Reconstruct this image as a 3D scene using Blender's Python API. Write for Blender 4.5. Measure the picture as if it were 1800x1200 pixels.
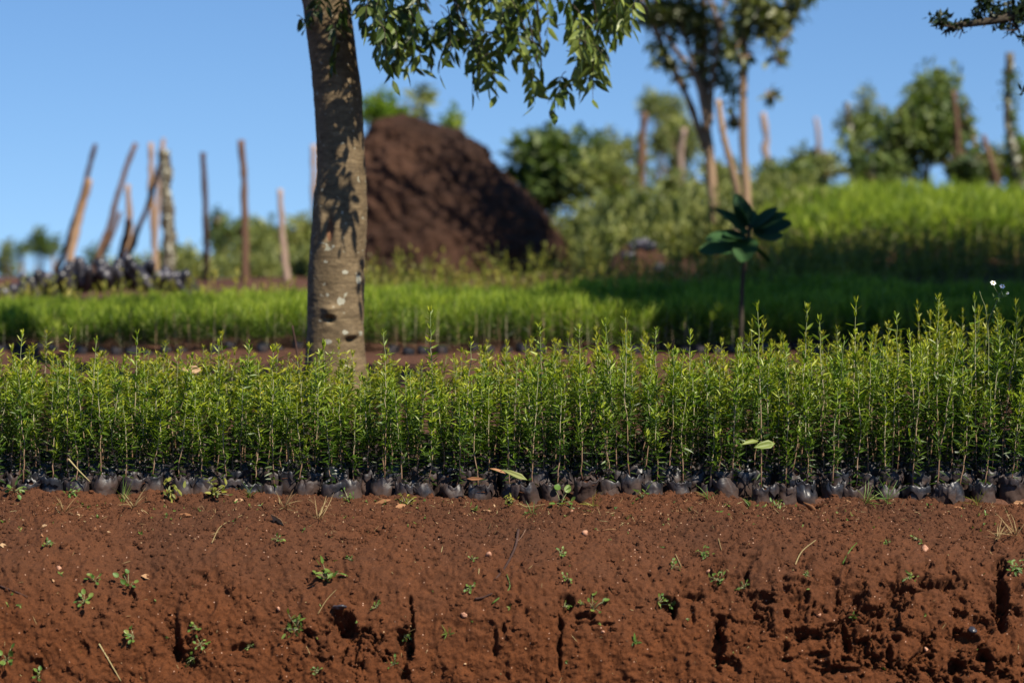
import bpy, math, random
import numpy as np
from mathutils import Vector, Matrix
from mathutils.bvhtree import BVHTree

random.seed(7)
RNG = np.random.default_rng(7)
scene = bpy.context.scene
COL = scene.collection
for o in list(bpy.data.objects):
    bpy.data.objects.remove(o)

# ------------------------------------------------------------------ camera
EYE = 0.9
FPX = 4271.0                       # focal length in pixels of the 1800 px wide photograph
PITCH = math.atan((600 - 361) / FPX)
cam_data = bpy.data.cameras.new("camera")
cam = bpy.data.objects.new("camera", cam_data)
COL.objects.link(cam)
cam.location = (0, 0, EYE)
cam.rotation_euler = (math.pi / 2 - PITCH, 0, 0)
cam_data.sensor_width = 36.0
cam_data.lens = 36.0 * FPX / 1800.0
cam_data.clip_start = 0.05
cam_data.clip_end = 5000
cam_data.dof.use_dof = True
cam_data.dof.focus_distance = 7.5
cam_data.dof.aperture_fstop = 2.1
cam_data.dof.aperture_blades = 9
scene.camera = cam

# ------------------------------------------------------------------ sky and sun
SUN_EL = math.radians(47)
SH = (-0.64, 0.768)                # horizontal direction the sunlight travels
world = bpy.data.worlds.new("World")
scene.world = world
world.use_nodes = True
nt = world.node_tree
for n in list(nt.nodes):
    nt.nodes.remove(n)
tc = nt.nodes.new('ShaderNodeTexCoord')
mp = nt.nodes.new('ShaderNodeVectorMath'); mp.operation = 'ADD'
mp.inputs[1].default_value = (0, 0, 0.17)
sky = nt.nodes.new('ShaderNodeTexSky')
sky.sky_type = 'NISHITA'
sky.sun_disc = False
sky.sun_elevation = SUN_EL
sky.sun_rotation = math.atan2(-SH[0], -SH[1])
sky.air_density = 1.0
sky.dust_density = 0.0
sky.ozone_density = 2.2
bg = nt.nodes.new('ShaderNodeBackground')
bg.inputs['Strength'].default_value = 0.080
wo = nt.nodes.new('ShaderNodeOutputWorld')
nt.links.new(tc.outputs['Generated'], mp.inputs[0])
nt.links.new(mp.outputs[0], sky.inputs['Vector'])
hs = nt.nodes.new('ShaderNodeHueSaturation'); hs.inputs['Saturation'].default_value = 1.22; hs.inputs['Hue'].default_value = 0.505
nt.links.new(sky.outputs[0], hs.inputs['Color'])
nt.links.new(hs.outputs[0], bg.inputs['Color'])
nt.links.new(bg.outputs[0], wo.inputs['Surface'])

sl = bpy.data.lights.new("sun", 'SUN')
sl.energy = 5.0
sl.angle = math.radians(0.53)
sl.color = (1.0, 0.91, 0.76)
sun = bpy.data.objects.new("sun", sl)
COL.objects.link(sun)
SUNV = Vector((SH[0] * math.cos(SUN_EL), SH[1] * math.cos(SUN_EL), -math.sin(SUN_EL)))
sun.rotation_euler = SUNV.to_track_quat('-Z', 'Y').to_euler()
sun.location = (6, -6, 12)

scene.view_settings.view_transform = 'Standard'
scene.view_settings.look = 'None'
scene.view_settings.exposure = 0.85
scene.view_settings.gamma = 1.0
scene.render.engine = 'CYCLES'
scene.cycles.max_bounces = 8
scene.cycles.transparent_max_bounces = 8

# ------------------------------------------------------------------ helpers
def P(px, py, Y):
    """world point at distance Y seen at a photograph position"""
    a = (px - 900) / FPX
    b = (600 - py) / FPX
    dy = math.cos(PITCH) + b * math.sin(PITCH)
    dz = -math.sin(PITCH) + b * math.cos(PITCH)
    t = Y / dy
    return Vector((a * t, Y, EYE + dz * t))

def px_scale(Y):
    return Y / FPX                 # metres per photograph pixel

def hash3(i, j, k, seed):
    h = (i.astype(np.int64) * 374761393 + j.astype(np.int64) * 668265263 + k.astype(np.int64) * 2147483647 + seed * 974634777) & 0xFFFFFFFF
    h = ((h ^ (h >> 13)) * 1274126177) & 0xFFFFFFFF
    h = ((h ^ (h >> 16)) * 2246822519) & 0xFFFFFFFF
    return ((h ^ (h >> 15)) & 0xFFFFFF).astype(np.float64) / 0xFFFFFF

def vnoise(x, y, z, seed=0):
    x, y, z = np.broadcast_arrays(np.asarray(x, float), np.asarray(y, float), np.asarray(z, float))
    xi, yi, zi = np.floor(x), np.floor(y), np.floor(z)
    fx, fy, fz = x - xi, y - yi, z - zi
    fx = fx * fx * (3 - 2 * fx); fy = fy * fy * (3 - 2 * fy); fz = fz * fz * (3 - 2 * fz)
    r = 0
    for a in (0, 1):
        wa = fx if a else 1 - fx
        for b in (0, 1):
            wb = fy if b else 1 - fy
            for c in (0, 1):
                wc = fz if c else 1 - fz
                r = r + wa * wb * wc * hash3(xi + a, yi + b, zi + c, seed)
    return r * 2 - 1

def fbm(x, y, z, octv=4, seed=0, gain=0.5):
    s, a, f = 0, 1.0, 1.0
    for o in range(octv):
        s = s + a * vnoise(np.asarray(x) * f, np.asarray(y) * f, np.asarray(z) * f, seed + o * 17)
        a *= gain; f *= 2.03
    return s

def sstep(a, b, x):
    t = np.clip((np.asarray(x, float) - a) / (b - a), 0, 1)
    return t * t * (3 - 2 * t)

def mesh_np(name, V, quads=None, tris=None, tint=None, smooth=True, mats=(), mi_q=None, mi_t=None):
    me = bpy.data.meshes.new(name)
    V = np.asarray(V, np.float32).reshape(-1, 3)
    quads = np.zeros((0, 4), np.int32) if quads is None else np.asarray(quads, np.int32).reshape(-1, 4)
    tris = np.zeros((0, 3), np.int32) if tris is None else np.asarray(tris, np.int32).reshape(-1, 3)
    nq, ntr = len(quads), len(tris)
    me.vertices.add(len(V)); me.vertices.foreach_set('co', V.ravel())
    me.loops.add(nq * 4 + ntr * 3)
    me.loops.foreach_set('vertex_index', np.concatenate([quads.ravel(), tris.ravel()]).astype(np.int32))
    me.polygons.add(nq + ntr)
    st = np.concatenate([np.arange(nq) * 4, nq * 4 + np.arange(ntr) * 3]).astype(np.int32)
    me.polygons.foreach_set('loop_start', st)
    me.polygons.foreach_set('use_smooth', np.full(nq + ntr, smooth))
    if mi_q is not None or mi_t is not None:
        a = np.zeros(nq, np.int32) if mi_q is None else np.asarray(mi_q, np.int32)
        b = np.zeros(ntr, np.int32) if mi_t is None else np.asarray(mi_t, np.int32)
        me.polygons.foreach_set('material_index', np.concatenate([a, b]).astype(np.int32))
    for m in mats:
        me.materials.append(m)
    me.update(calc_edges=True)
    me.validate()
    if tint is not None:
        at = me.attributes.new('tint', 'FLOAT', 'POINT')
        at.data.foreach_set('value', np.asarray(tint, np.float32))
    return me

class MB:
    """collects tubes, leaves and blobs that become one mesh"""
    def __init__(s):
        s.V = []; s.Q = []; s.T = []; s.A = []; s.mq = []; s.mt = []; s.n = 0
    def add(s, V, Q=None, T=None, tint=0.5, mi=0):
        V = np.asarray(V, float).reshape(-1, 3)
        s.V.append(V)
        s.A.append(np.broadcast_to(np.asarray(tint, float), (len(V),)))
        if Q is not None and len(Q):
            s.Q.append(np.asarray(Q).reshape(-1, 4) + s.n); s.mq.append(np.full(len(s.Q[-1]), mi))
        if T is not None and len(T):
            s.T.append(np.asarray(T).reshape(-1, 3) + s.n); s.mt.append(np.full(len(s.T[-1]), mi))
        s.n += len(V)
    def absorb(s, o, mi):
        s.add(np.concatenate(o.V), np.concatenate(o.Q) if o.Q else None, np.concatenate(o.T) if o.T else None, np.concatenate(o.A), mi)
        return s
    def mesh(s, name, mats, smooth=True):
        return mesh_np(name, np.concatenate(s.V), np.concatenate(s.Q) if s.Q else None, np.concatenate(s.T) if s.T else None,
                       np.concatenate(s.A), smooth, mats, np.concatenate(s.mq) if s.mq else None, np.concatenate(s.mt) if s.mt else None)

def link(name, me, parent=None, loc=None):
    o = bpy.data.objects.new(name, me)
    COL.objects.link(o)
    if parent is not None:
        o.parent = parent
    if loc is not None:
        o.location = loc
    return o

def root(name, loc, label, cat, group=None, rz=0.0):
    o = bpy.data.objects.new(name, None)
    o.empty_display_size = 0.05
    COL.objects.link(o)
    o.location = loc
    o.rotation_euler = (0, 0, rz)
    tag(o, label, cat, group)
    return o

def tag(o, label=None, cat=None, group=None, kind=None):
    if label: o['label'] = label
    if cat: o['category'] = cat
    if group: o['group'] = group
    if kind: o['kind'] = kind
    return o

def tube(path, radii, nseg=8, cap=True, bump=None):
    """path (N,3), radii (N,) -> V, Q, T"""
    path = np.asarray(path, float); N = len(path)
    radii = np.broadcast_to(np.asarray(radii, float), (N,))
    d = np.gradient(path, axis=0)
    d /= np.linalg.norm(d, axis=1)[:, None] + 1e-12
    ref = np.array([1.0, 0, 0]) if abs(d[0, 0]) < 0.8 else np.array([0, 1.0, 0])
    u = np.cross(d, ref); u /= np.linalg.norm(u, axis=1)[:, None] + 1e-12
    v = np.cross(d, u)
    th = np.arange(nseg) / nseg * 2 * math.pi
    R = radii[:, None] * np.ones((1, nseg))
    if bump is not None:
        R = R * bump(np.arange(N)[:, None] / max(N - 1, 1), th[None, :])
    V = path[:, None, :] + R[..., None] * (np.cos(th)[None, :, None] * u[:, None, :] + np.sin(th)[None, :, None] * v[:, None, :])
    V = V.reshape(-1, 3)
    i = np.arange(N - 1)[:, None] * nseg; j = np.arange(nseg)[None, :]; j2 = (j + 1) % nseg
    Q = np.stack([i + j, i + j2, i + nseg + j2, i + nseg + j], -1).reshape(-1, 4)
    T = None
    if cap:
        V = np.concatenate([V, path[:1], path[-1:]])
        a, b = N * nseg, N * nseg + 1
        jj = np.arange(nseg); j2 = (jj + 1) % nseg
        T = np.concatenate([np.stack([np.full(nseg, a), j2, jj], -1), np.stack([np.full(nseg, b), (N - 1) * nseg + jj, (N - 1) * nseg + j2], -1)])
    return V, Q, T

def norm(a):
    return a / (np.linalg.norm(a, axis=-1, keepdims=True) + 1e-12)

def leaves(p, d, n, L, W, curl=0.15, fold=0.15, detail=True, wide=0.4):
    """batch of leaf blades. p,d,n (N,3); L,W (N,)"""
    p = np.asarray(p, float).reshape(-1, 3); N = len(p)
    d = norm(np.broadcast_to(np.asarray(d, float), (N, 3)))
    n = np.broadcast_to(np.asarray(n, float), (N, 3))
    s = norm(np.cross(d, n)); n = np.cross(s, d)
    L = np.broadcast_to(np.asarray(L, float), (N,)); W = np.broadcast_to(np.asarray(W, float), (N,))
    curl = np.broadcast_to(np.asarray(curl, float), (N,))
    if detail:
        t = np.array([0, .30, .30, .30, .68, .68, .68, 1.0]); w = np.array([0, -1, 0, 1, -.78, 0, .78, 0]) * 0.5
        f = np.array([0, 0, -1, 0, 0, -1, 0, 0])
        Q = np.array([[1, 2, 5, 4], [2, 3, 6, 5]]); T = np.array([[0, 2, 1], [0, 3, 2], [4, 5, 7], [5, 6, 7]])
    else:
        t = np.array([0, wide, wide, 1.0]); w = np.array([0, -1, 1, 0]) * .5; f = np.array([.3, 0, 0, .0])
        Q = None; T = np.array([[0, 2, 1], [1, 2, 3]])
    k = len(t)
    V = (p[:, None, :] + (L[:, None] * t)[..., None] * d[:, None, :] + (W[:, None] * w)[..., None] * s[:, None, :]
         + (f * fold * W[:, None] - curl[:, None] * L[:, None] * t ** 2)[..., None] * n[:, None, :])
    off = (np.arange(N) * k)[:, None, None]
    return V.reshape(-1, 3), (None if Q is None else (Q[None] + off).reshape(-1, 4)), (T[None] + off).reshape(-1, 3), k

def add_leaves(mb, p, d, n, L, W, tint, mi=0, **kw):
    V, Q, T, k = leaves(p, d, n, L, W, **kw)
    tint = np.repeat(np.broadcast_to(np.asarray(tint, float), (len(V) // k,)), k)
    mb.add(V, Q, T, tint, mi)

def rand_dir(N, rng, up=0.0):
    v = rng.normal(size=(N, 3)); v[:, 2] += up
    return norm(v)

def bez(pts, n):
    """smooth path through points (Catmull-Rom)"""
    p = np.asarray(pts, float)
    p = np.concatenate([[2 * p[0] - p[1]], p, [2 * p[-1] - p[-2]]])
    m = len(p) - 3
    out = []
    for t in np.linspace(0, m - 1e-6, n):
        i = int(t); u = t - i
        a, b, c, d = p[i:i + 4]
        out.append(0.5 * ((2 * b) + (-a + c) * u + (2 * a - 5 * b + 4 * c - d) * u * u + (-a + 3 * b - 3 * c + d) * u ** 3))
    return np.array(out)

# ------------------------------------------------------------------ materials
def new_mat(name):
    m = bpy.data.materials.new(name); m.use_nodes = True
    t = m.node_tree; b = t.nodes['Principled BSDF']
    return m, t, b

def nd(t, typ, **kw):
    n = t.nodes.new(typ)
    for k, v in kw.items():
        setattr(n, k, v)
    return n

def ramp(t, stops, fac=None):
    r = t.nodes.new('ShaderNodeValToRGB')
    el = r.color_ramp.elements
    while len(el) < len(stops): el.new(0.5)
    for e, (p, c) in zip(el, stops):
        e.position = p; e.color = (c[0], c[1], c[2], 1)
    if fac is not None: t.links.new(fac, r.inputs[0])
    return r

def noise(t, scale, detail=4, rough=0.6, coord=None, dist=0.0):
    n = t.nodes.new('ShaderNodeTexNoise')
    n.inputs['Scale'].default_value = scale; n.inputs['Detail'].default_value = detail
    n.inputs['Roughness'].default_value = rough; n.inputs['Distortion'].default_value = dist
    if coord is not None: t.links.new(coord, n.inputs['Vector'])
    return n

def mixc(t, fac, a, b, mode='MIX'):
    m = t.nodes.new('ShaderNodeMix'); m.data_type = 'RGBA'; m.blend_type = mode
    for s, v in ((0, fac), (6, a), (7, b)):
        if hasattr(v, 'is_output'): t.links.new(v, m.inputs[s])
        elif s == 0: m.inputs[0].default_value = v
        else: m.inputs[s].default_value = (*v, 1)
    return m.outputs[2]

def bump(t, b, h, strength, dist):
    n = t.nodes.new('ShaderNodeBump'); n.inputs['Strength'].default_value = strength; n.inputs['Distance'].default_value = dist
    t.links.new(h, n.inputs['Height']); t.links.new(n.outputs[0], b.inputs['Normal'])
    return n

def geo_pos(t):
    return t.nodes.new('ShaderNodeNewGeometry').outputs['Position']

def kc(*cs, k=0.66):
    return [tuple(v * k for v in c) for c in cs]

def leaf_mat(name, dark, mid, young, rough=0.42, trans=0.35, spec=0.4, vary=False):
    m, t, b = new_mat(name)
    dark, mid, young = kc(dark, mid, young)
    at = nd(t, 'ShaderNodeAttribute'); at.attribute_name = 'tint'
    r = ramp(t, [(0.0, dark), (0.5, mid), (1.0, young)], at.outputs['Fac'])
    lc = r.outputs[0]
    if vary:
        oi = nd(t, 'ShaderNodeObjectInfo')
        rv = ramp(t, [(0.0, (0.75, 0.85, 0.9)), (0.4, (1.0, 1.0, 1.0)), (0.8, (1.15, 1.05, 0.9)), (0.95, (1.15, 1.02, 0.85)), (1.0, (1.5, 0.95, 0.9))], oi.outputs['Random'])
        lc = mixc(t, 1.0, lc, rv.outputs[0], 'MULTIPLY')
    t.links.new(lc, b.inputs['Base Color'])
    b.inputs['Roughness'].default_value = rough
    b.inputs['Specular IOR Level'].default_value = spec
    tr = nd(t, 'ShaderNodeBsdfTranslucent')
    c2 = mixc(t, 1.0, lc, (1.35, 1.5, 0.55), 'MULTIPLY')
    t.links.new(c2, tr.inputs['Color'])
    mx = nd(t, 'ShaderNodeMixShader'); mx.inputs[0].default_value = trans
    t.links.new(b.outputs[0], mx.inputs[1]); t.links.new(tr.outputs[0], mx.inputs[2])
    t.links.new(mx.outputs[0], t.nodes['Material Output'].inputs['Surface'])
    return m

def soil_mat(name, c1, c2, c3, speck=True, fine=1.0, sub=None):
    m, t, b = new_mat(name)
    c1, c2, c3 = kc(c1, c2, c3, k=0.585)
    if sub: sub = kc(sub, k=0.555)[0]
    g = geo_pos(t)
    n1 = noise(t, 2.3 * fine, 5, 0.6, g)
    n2 = noise(t, 38 * fine, 6, 0.7, g)
    n3 = noise(t, 260 * fine, 4, 0.7, g)
    r1 = ramp(t, [(0.30, c1), (0.52, c2), (0.75, c3)], n1.outputs[0])
    base = r1.outputs[0]
    if sub:
        sz_ = nd(t, 'ShaderNodeSeparateXYZ'); t.links.new(g, sz_.inputs[0])
        ns = noise(t, 4.0, 4, 0.6, g)
        ma = nd(t, 'ShaderNodeMath', operation='MULTIPLY_ADD'); ma.inputs[1].default_value = 0.35
        t.links.new(ns.outputs[0], ma.inputs[0]); t.links.new(sz_.outputs['Z'], ma.inputs[2])
        mrs = nd(t, 'ShaderNodeMapRange'); mrs.inputs['From Min'].default_value = 0.08; mrs.inputs['From Max'].default_value = -0.18
        t.links.new(ma.outputs[0], mrs.inputs[0])
        base = mixc(t, mrs.outputs[0], base, sub)
    r2 = ramp(t, [(0.30, (0.62, 0.60, 0.58)), (0.60, (1.08, 1.05, 1.0)), (0.8, (1.3, 1.25, 1.15))], n2.outputs[0])
    c = mixc(t, 0.8, base, r2.outputs[0], 'MULTIPLY')
    r3 = ramp(t, [(0.35, (0.55, 0.53, 0.52)), (0.65, (1.3, 1.3, 1.3))], n3.outputs[0])
    c = mixc(t, 0.8, c, r3.outputs[0], 'MULTIPLY')
    if speck:
        v = nd(t, 'ShaderNodeTexVoronoi'); v.inputs['Scale'].default_value = 75 * fine
        t.links.new(g, v.inputs['Vector'])
        rr = ramp(t, [(0.0, (1, 1, 1)), (0.10, (1, 1, 1)), (0.16, (0, 0, 0))], v.outputs['Distance'])
        sx = nd(t, 'ShaderNodeSeparateColor'); t.links.new(v.outputs['Color'], sx.inputs[0])
        th = nd(t, 'ShaderNodeMath', operation='GREATER_THAN'); th.inputs[1].default_value = 0.86
        t.links.new(sx.outputs[0], th.inputs[0])
        mu = nd(t, 'ShaderNodeMath', operation='MULTIPLY')
        t.links.new(rr.outputs[0], mu.inputs[0]); t.links.new(th.outputs[0], mu.inputs[1])
        c = mixc(t, mu.outputs[0], c, (0.42, 0.26, 0.18))
    t.links.new(c, b.inputs['Base Color'])
    b.inputs['Roughness'].default_value = 0.9
    b.inputs['Specular IOR Level'].default_value = 0.2
    ad = nd(t, 'ShaderNodeMath', operation='ADD')
    t.links.new(n2.outputs[0], ad.inputs[0]); t.links.new(n3.outputs[0], ad.inputs[1])
    bump(t, b, ad.outputs[0], 0.6, 0.006 / fine)
    return m

M = {}
M['soil'] = soil_mat('red_soil', (0.104, 0.042, 0.020), (0.138, 0.053, 0.023), (0.156, 0.057, 0.022), sub=(0.158, 0.051, 0.015))
M['soil_dark'] = soil_mat('dark_soil', (0.040, 0.021, 0.015), (0.080, 0.039, 0.024), (0.135, 0.066, 0.040), speck=False, fine=0.35)
M['soil_ground'] = soil_mat('ground_soil', (0.11, 0.052, 0.032), (0.15, 0.068, 0.042), (0.18, 0.085, 0.055), fine=0.5)
M['leaf'] = leaf_mat('seedling_leaf', (0.022, 0.050, 0.009), (0.098, 0.185, 0.012), (0.49, 0.58, 0.045), 0.42, 0.36, 0.35, vary=True)
M['leaf_bed'] = leaf_mat('feathery_leaf', (0.022, 0.045, 0.008), (0.16, 0.27, 0.018), (0.48, 0.58, 0.06), 0.5, 0.4, 0.3)
M['leaf_tree'] = leaf_mat('tree_leaf', (0.035, 0.058, 0.020), (0.075, 0.125, 0.022), (0.33, 0.40, 0.09), 0.40, 0.28, 0.35)
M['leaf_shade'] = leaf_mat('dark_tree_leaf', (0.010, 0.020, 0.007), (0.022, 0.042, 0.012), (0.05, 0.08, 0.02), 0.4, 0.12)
M['leaf_bush'] = leaf_mat('bush_leaf', (0.035, 0.070, 0.018), (0.115, 0.175, 0.035), (0.29, 0.34, 0.09), 0.5, 0.3)
M['leaf_pale'] = leaf_mat('pale_bush_leaf', (0.09, 0.125, 0.035), (0.22, 0.26, 0.065), (0.44, 0.45, 0.13), 0.55, 0.3)
M['leaf_weed'] = leaf_mat('weed_leaf', (0.06, 0.13, 0.025), (0.14, 0.26, 0.04), (0.32, 0.36, 0.08), 0.5, 0.3)
M['leaf_yellow'] = leaf_mat('yellowing_weed', (0.10, 0.12, 0.02), (0.24, 0.26, 0.03), (0.46, 0.40, 0.06), 0.55, 0.3)
M['leaf_slender'] = leaf_mat('slender_tree_leaf', (0.03, 0.055, 0.015), (0.12, 0.155, 0.035), (0.34, 0.33, 0.09), 0.45, 0.25, 0.4)
M['leaf_broad'] = leaf_mat('broad_leaf', (0.018, 0.060, 0.020), (0.030, 0.090, 0.026), (0.05, 0.12, 0.035), 0.65, 0.2, 0.2)
M['dry'] = leaf_mat('dry_leaf', (0.24, 0.10, 0.045), (0.42, 0.20, 0.09), (0.62, 0.42, 0.24), 0.7, 0.15, 0.2)
M['straw'] = leaf_mat('dry_straw', (0.20, 0.12, 0.05), (0.34, 0.24, 0.11), (0.50, 0.42, 0.20), 0.7, 0.1, 0.2)

def wood_mat(name, a, b_, c, scale=14.0, stretch=0.12, lichen=None):
    m, t, b = new_mat(name)
    a, b_, c = kc(a, b_, c)
    tcn = nd(t, 'ShaderNodeTexCoord')
    mpn = nd(t, 'ShaderNodeMapping'); mpn.inputs['Scale'].default_value = (1, 1, stretch)
    t.links.new(tcn.outputs['Object'], mpn.inputs[0])
    n1 = noise(t, scale, 6, 0.65, mpn.outputs[0], 0.6)
    r = ramp(t, [(0.28, a), (0.5, b_), (0.72, c)], n1.outputs[0])
    col = r.outputs[0]
    n2 = noise(t, scale * 5, 4, 0.7, tcn.outputs['Object'])
    if lichen is not None:
        n3 = noise(t, lichen[1], 3, 0.5, tcn.outputs['Object'], 0.5)
        rr = ramp(t, [(lichen[2], (0, 0, 0)), (lichen[2] + 0.05, (1, 1, 1))], n3.outputs[0])
        col = mixc(t, rr.outputs[0], col, lichen[0])
    t.links.new(col, b.inputs['Base Color'])
    b.inputs['Roughness'].default_value = 0.85
    b.inputs['Specular IOR Level'].default_value = 0.2
    ad = nd(t, 'ShaderNodeMath', operation='ADD'); t.links.new(n1.outputs[0], ad.inputs[0]); t.links.new(n2.outputs[0], ad.inputs[1])
    bump(t, b, ad.outputs[0], 0.5, 0.01)
    return m

M['wood_dark'] = wood_mat('dark_pole_wood', (0.045, 0.024, 0.02), (0.085, 0.045, 0.036), (0.13, 0.075, 0.055))
M['wood_brown'] = wood_mat('brown_pole_wood', (0.10, 0.055, 0.036), (0.18, 0.10, 0.065), (0.28, 0.17, 0.11))
M['wood_tan'] = wood_mat('tan_pole_wood', (0.26, 0.15, 0.08), (0.42, 0.26, 0.15), (0.56, 0.38, 0.24))
M['wood_pale'] = wood_mat('pale_pole_wood', (0.30, 0.20, 0.15), (0.46, 0.33, 0.26), (0.58, 0.45, 0.37))
M['wood_bark'] = wood_mat('lichen_post_bark', (0.05, 0.04, 0.03), (0.11, 0.09, 0.06), (0.20, 0.16, 0.11), 18, 0.5, ((0.42, 0.42, 0.33), 22, 0.56))
M['bark_far'] = wood_mat('slender_tree_bark', (0.17, 0.11, 0.065), (0.32, 0.215, 0.135), (0.52, 0.37, 0.24), 9, 0.25)
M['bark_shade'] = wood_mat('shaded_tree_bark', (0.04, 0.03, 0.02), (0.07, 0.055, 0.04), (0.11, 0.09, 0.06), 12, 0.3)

# stem of the seedlings: reddish at the foot, pale higher up (tint)
m, t, b = new_mat('seedling_stem')
at = nd(t, 'ShaderNodeAttribute'); at.attribute_name = 'tint'
r = ramp(t, [(0.0, (0.15, 0.075, 0.045)), (0.35, (0.23, 0.155, 0.09)), (0.7, (0.29, 0.265, 0.16)), (1.0, (0.12, 0.16, 0.04))], at.outputs['Fac'])
t.links.new(r.outputs[0], b.inputs['Base Color']); b.inputs['Roughness'].default_value = 0.6
M['stem'] = m

# black polythene bag, dusted with soil from the ground up
m, t, b = new_mat('black_polythene')
tcn = nd(t, 'ShaderNodeTexCoord'); sp = nd(t, 'ShaderNodeSeparateXYZ'); t.links.new(tcn.outputs['Object'], sp.inputs[0])
oi = nd(t, 'ShaderNodeObjectInfo')
n1 = noise(t, 45, 5, 0.7, geo_pos(t)); n2 = noise(t, 14, 3, 0.5, geo_pos(t))
mr = nd(t, 'ShaderNodeMapRange'); mr.inputs['From Min'].default_value = 0.075; mr.inputs['From Max'].default_value = -0.005
t.links.new(sp.outputs['Z'], mr.inputs[0])
a1 = nd(t, 'ShaderNodeMath', operation='ADD'); t.links.new(mr.outputs[0], a1.inputs[0]); t.links.new(n1.outputs[0], a1.inputs[1])
a2 = nd(t, 'ShaderNodeMath', operation='ADD'); t.links.new(a1.outputs[0], a2.inputs[0]); t.links.new(n2.outputs[0], a2.inputs[1])
a3 = nd(t, 'ShaderNodeMath', operation='MULTIPLY_ADD'); a3.inputs[1].default_value = 0.35; a3.inputs[2].default_value = -0.1
t.links.new(oi.outputs['Random'], a3.inputs[0])
a4 = nd(t, 'ShaderNodeMath', operation='ADD'); t.links.new(a2.outputs[0], a4.inputs[0]); t.links.new(a3.outputs[0], a4.inputs[1])
r = ramp(t, [(0.0, (0, 0, 0)), (1.0, (1, 1, 1))], None)
mr2 = nd(t, 'ShaderNodeMapRange'); mr2.inputs['From Min'].default_value = 0.95; mr2.inputs['From Max'].default_value = 1.5
t.links.new(a4.outputs[0], mr2.inputs[0])
c = mixc(t, mr2.outputs[0], (0.012, 0.013, 0.017), (0.034, 0.016, 0.010))
t.links.new(c, b.inputs['Base Color'])
mr3 = nd(t, 'ShaderNodeMapRange'); mr3.inputs['To Min'].default_value = 0.40; mr3.inputs['To Max'].default_value = 0.85
t.links.new(mr2.outputs[0], mr3.inputs[0]); t.links.new(mr3.outputs[0], b.inputs['Roughness'])
b.inputs['Specular IOR Level'].default_value = 0.5
nb = noise(t, 28, 2, 0.5, geo_pos(t), 2.5)
bump(t, b, nb.outputs[0], 0.25, 0.006)
M['bag'] = m

m, t, b = new_mat('highlighted_polythene')
n1 = noise(t, 9, 4, 0.6, geo_pos(t))
r = ramp(t, [(0.35, (0.012, 0.012, 0.016)), (0.55, (0.035, 0.033, 0.042)), (0.72, (0.17, 0.16, 0.18))], n1.outputs[0])  # pale stop paints greyish highlights into the plastic's colour
t.links.new(r.outputs[0], b.inputs['Base Color']); b.inputs['Roughness'].default_value = 0.35
M['bag_far'] = m
m, t, b = new_mat('white_petal'); b.inputs['Base Color'].default_value = (0.8, 0.8, 0.76, 1); b.inputs['Roughness'].default_value = 0.6
n1 = noise(t, 200, 2, 0.5, geo_pos(t)); r = ramp(t, [(0.3, (0.7, 0.7, 0.64)), (0.7, (0.85, 0.85, 0.82))], n1.outputs[0]); t.links.new(r.outputs[0], b.inputs['Base Color'])
M['petal'] = m
m, t, b = new_mat('flower_disc'); n1 = noise(t, 900, 2, 0.5, geo_pos(t)); r = ramp(t, [(0.3, (0.45, 0.22, 0.02)), (0.7, (0.75, 0.45, 0.04))], n1.outputs[0]); t.links.new(r.outputs[0], b.inputs['Base Color'])
M['disc'] = m
m, t, b = new_mat('pale_stone'); n1 = noise(t, 60, 4, 0.6, geo_pos(t)); r = ramp(t, [(0.3, (0.26, 0.12, 0.07)), (0.7, (0.45, 0.24, 0.15))], n1.outputs[0]); t.links.new(r.outputs[0], b.inputs['Base Color']); b.inputs['Roughness'].default_value = 0.85
M['stone'] = m

# smooth tree bark with rings, lichen blotches and a raw orange scar
m, t, b = new_mat('smooth_bark')
g = nd(t, 'ShaderNodeTexCoord').outputs['Object']
mpn = nd(t, 'ShaderNodeMapping'); mpn.inputs['Scale'].default_value = (1, 1, 3.2); t.links.new(g, mpn.inputs[0])
n1 = noise(t, 16, 6, 0.68, mpn.outputs[0], 0.4)
n2 = noise(t, 5, 3, 0.5, g)
n3 = noise(t, 90, 4, 0.7, g)
r1 = ramp(t, [(0.28, (0.062, 0.045, 0.025)), (0.5, (0.128, 0.094, 0.054)), (0.75, (0.205, 0.156, 0.092))], n1.outputs[0])
r2 = ramp(t, [(0.3, (0.78, 0.74, 0.66)), (0.7, (1.15, 1.12, 1.08))], n2.outputs[0])
c = mixc(t, 1.0, r1.outputs[0], r2.outputs[0], 'MULTIPLY')
r3 = ramp(t, [(0.35, (0.75, 0.75, 0.75)), (0.65, (1.1, 1.1, 1.1))], n3.outputs[0])
c = mixc(t, 0.7, c, r3.outputs[0], 'MULTIPLY')
n4 = noise(t, 24, 2, 0.5, g, 0.8)
r4 = ramp(t, [(0.685, (0, 0, 0)), (0.715, (1, 1, 1))], n4.outputs[0])
c = mixc(t, r4.outputs[0], c, (0.24, 0.23, 0.17))
v = nd(t, 'ShaderNodeTexVoronoi'); v.inputs['Scale'].default_value = 42; t.links.new(g, v.inputs['Vector'])
sc = nd(t, 'ShaderNodeSeparateColor'); t.links.new(v.outputs['Color'], sc.inputs[0])
th = nd(t, 'ShaderNodeMath', operation='GREATER_THAN'); th.inputs[1].default_value = 0.86; t.links.new(sc.outputs[1], th.inputs[0])
lt = nd(t, 'ShaderNodeMath', operation='LESS_THAN'); lt.inputs[1].default_value = 0.22; t.links.new(v.outputs['Distance'], lt.inputs[0])
mu = nd(t, 'ShaderNodeMath', operation='MULTIPLY'); t.links.new(th.outputs[0], mu.inputs[0]); t.links.new(lt.outputs[0], mu.inputs[1])
c = mixc(t, mu.outputs[0], c, (0.22, 0.19, 0.13))
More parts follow.
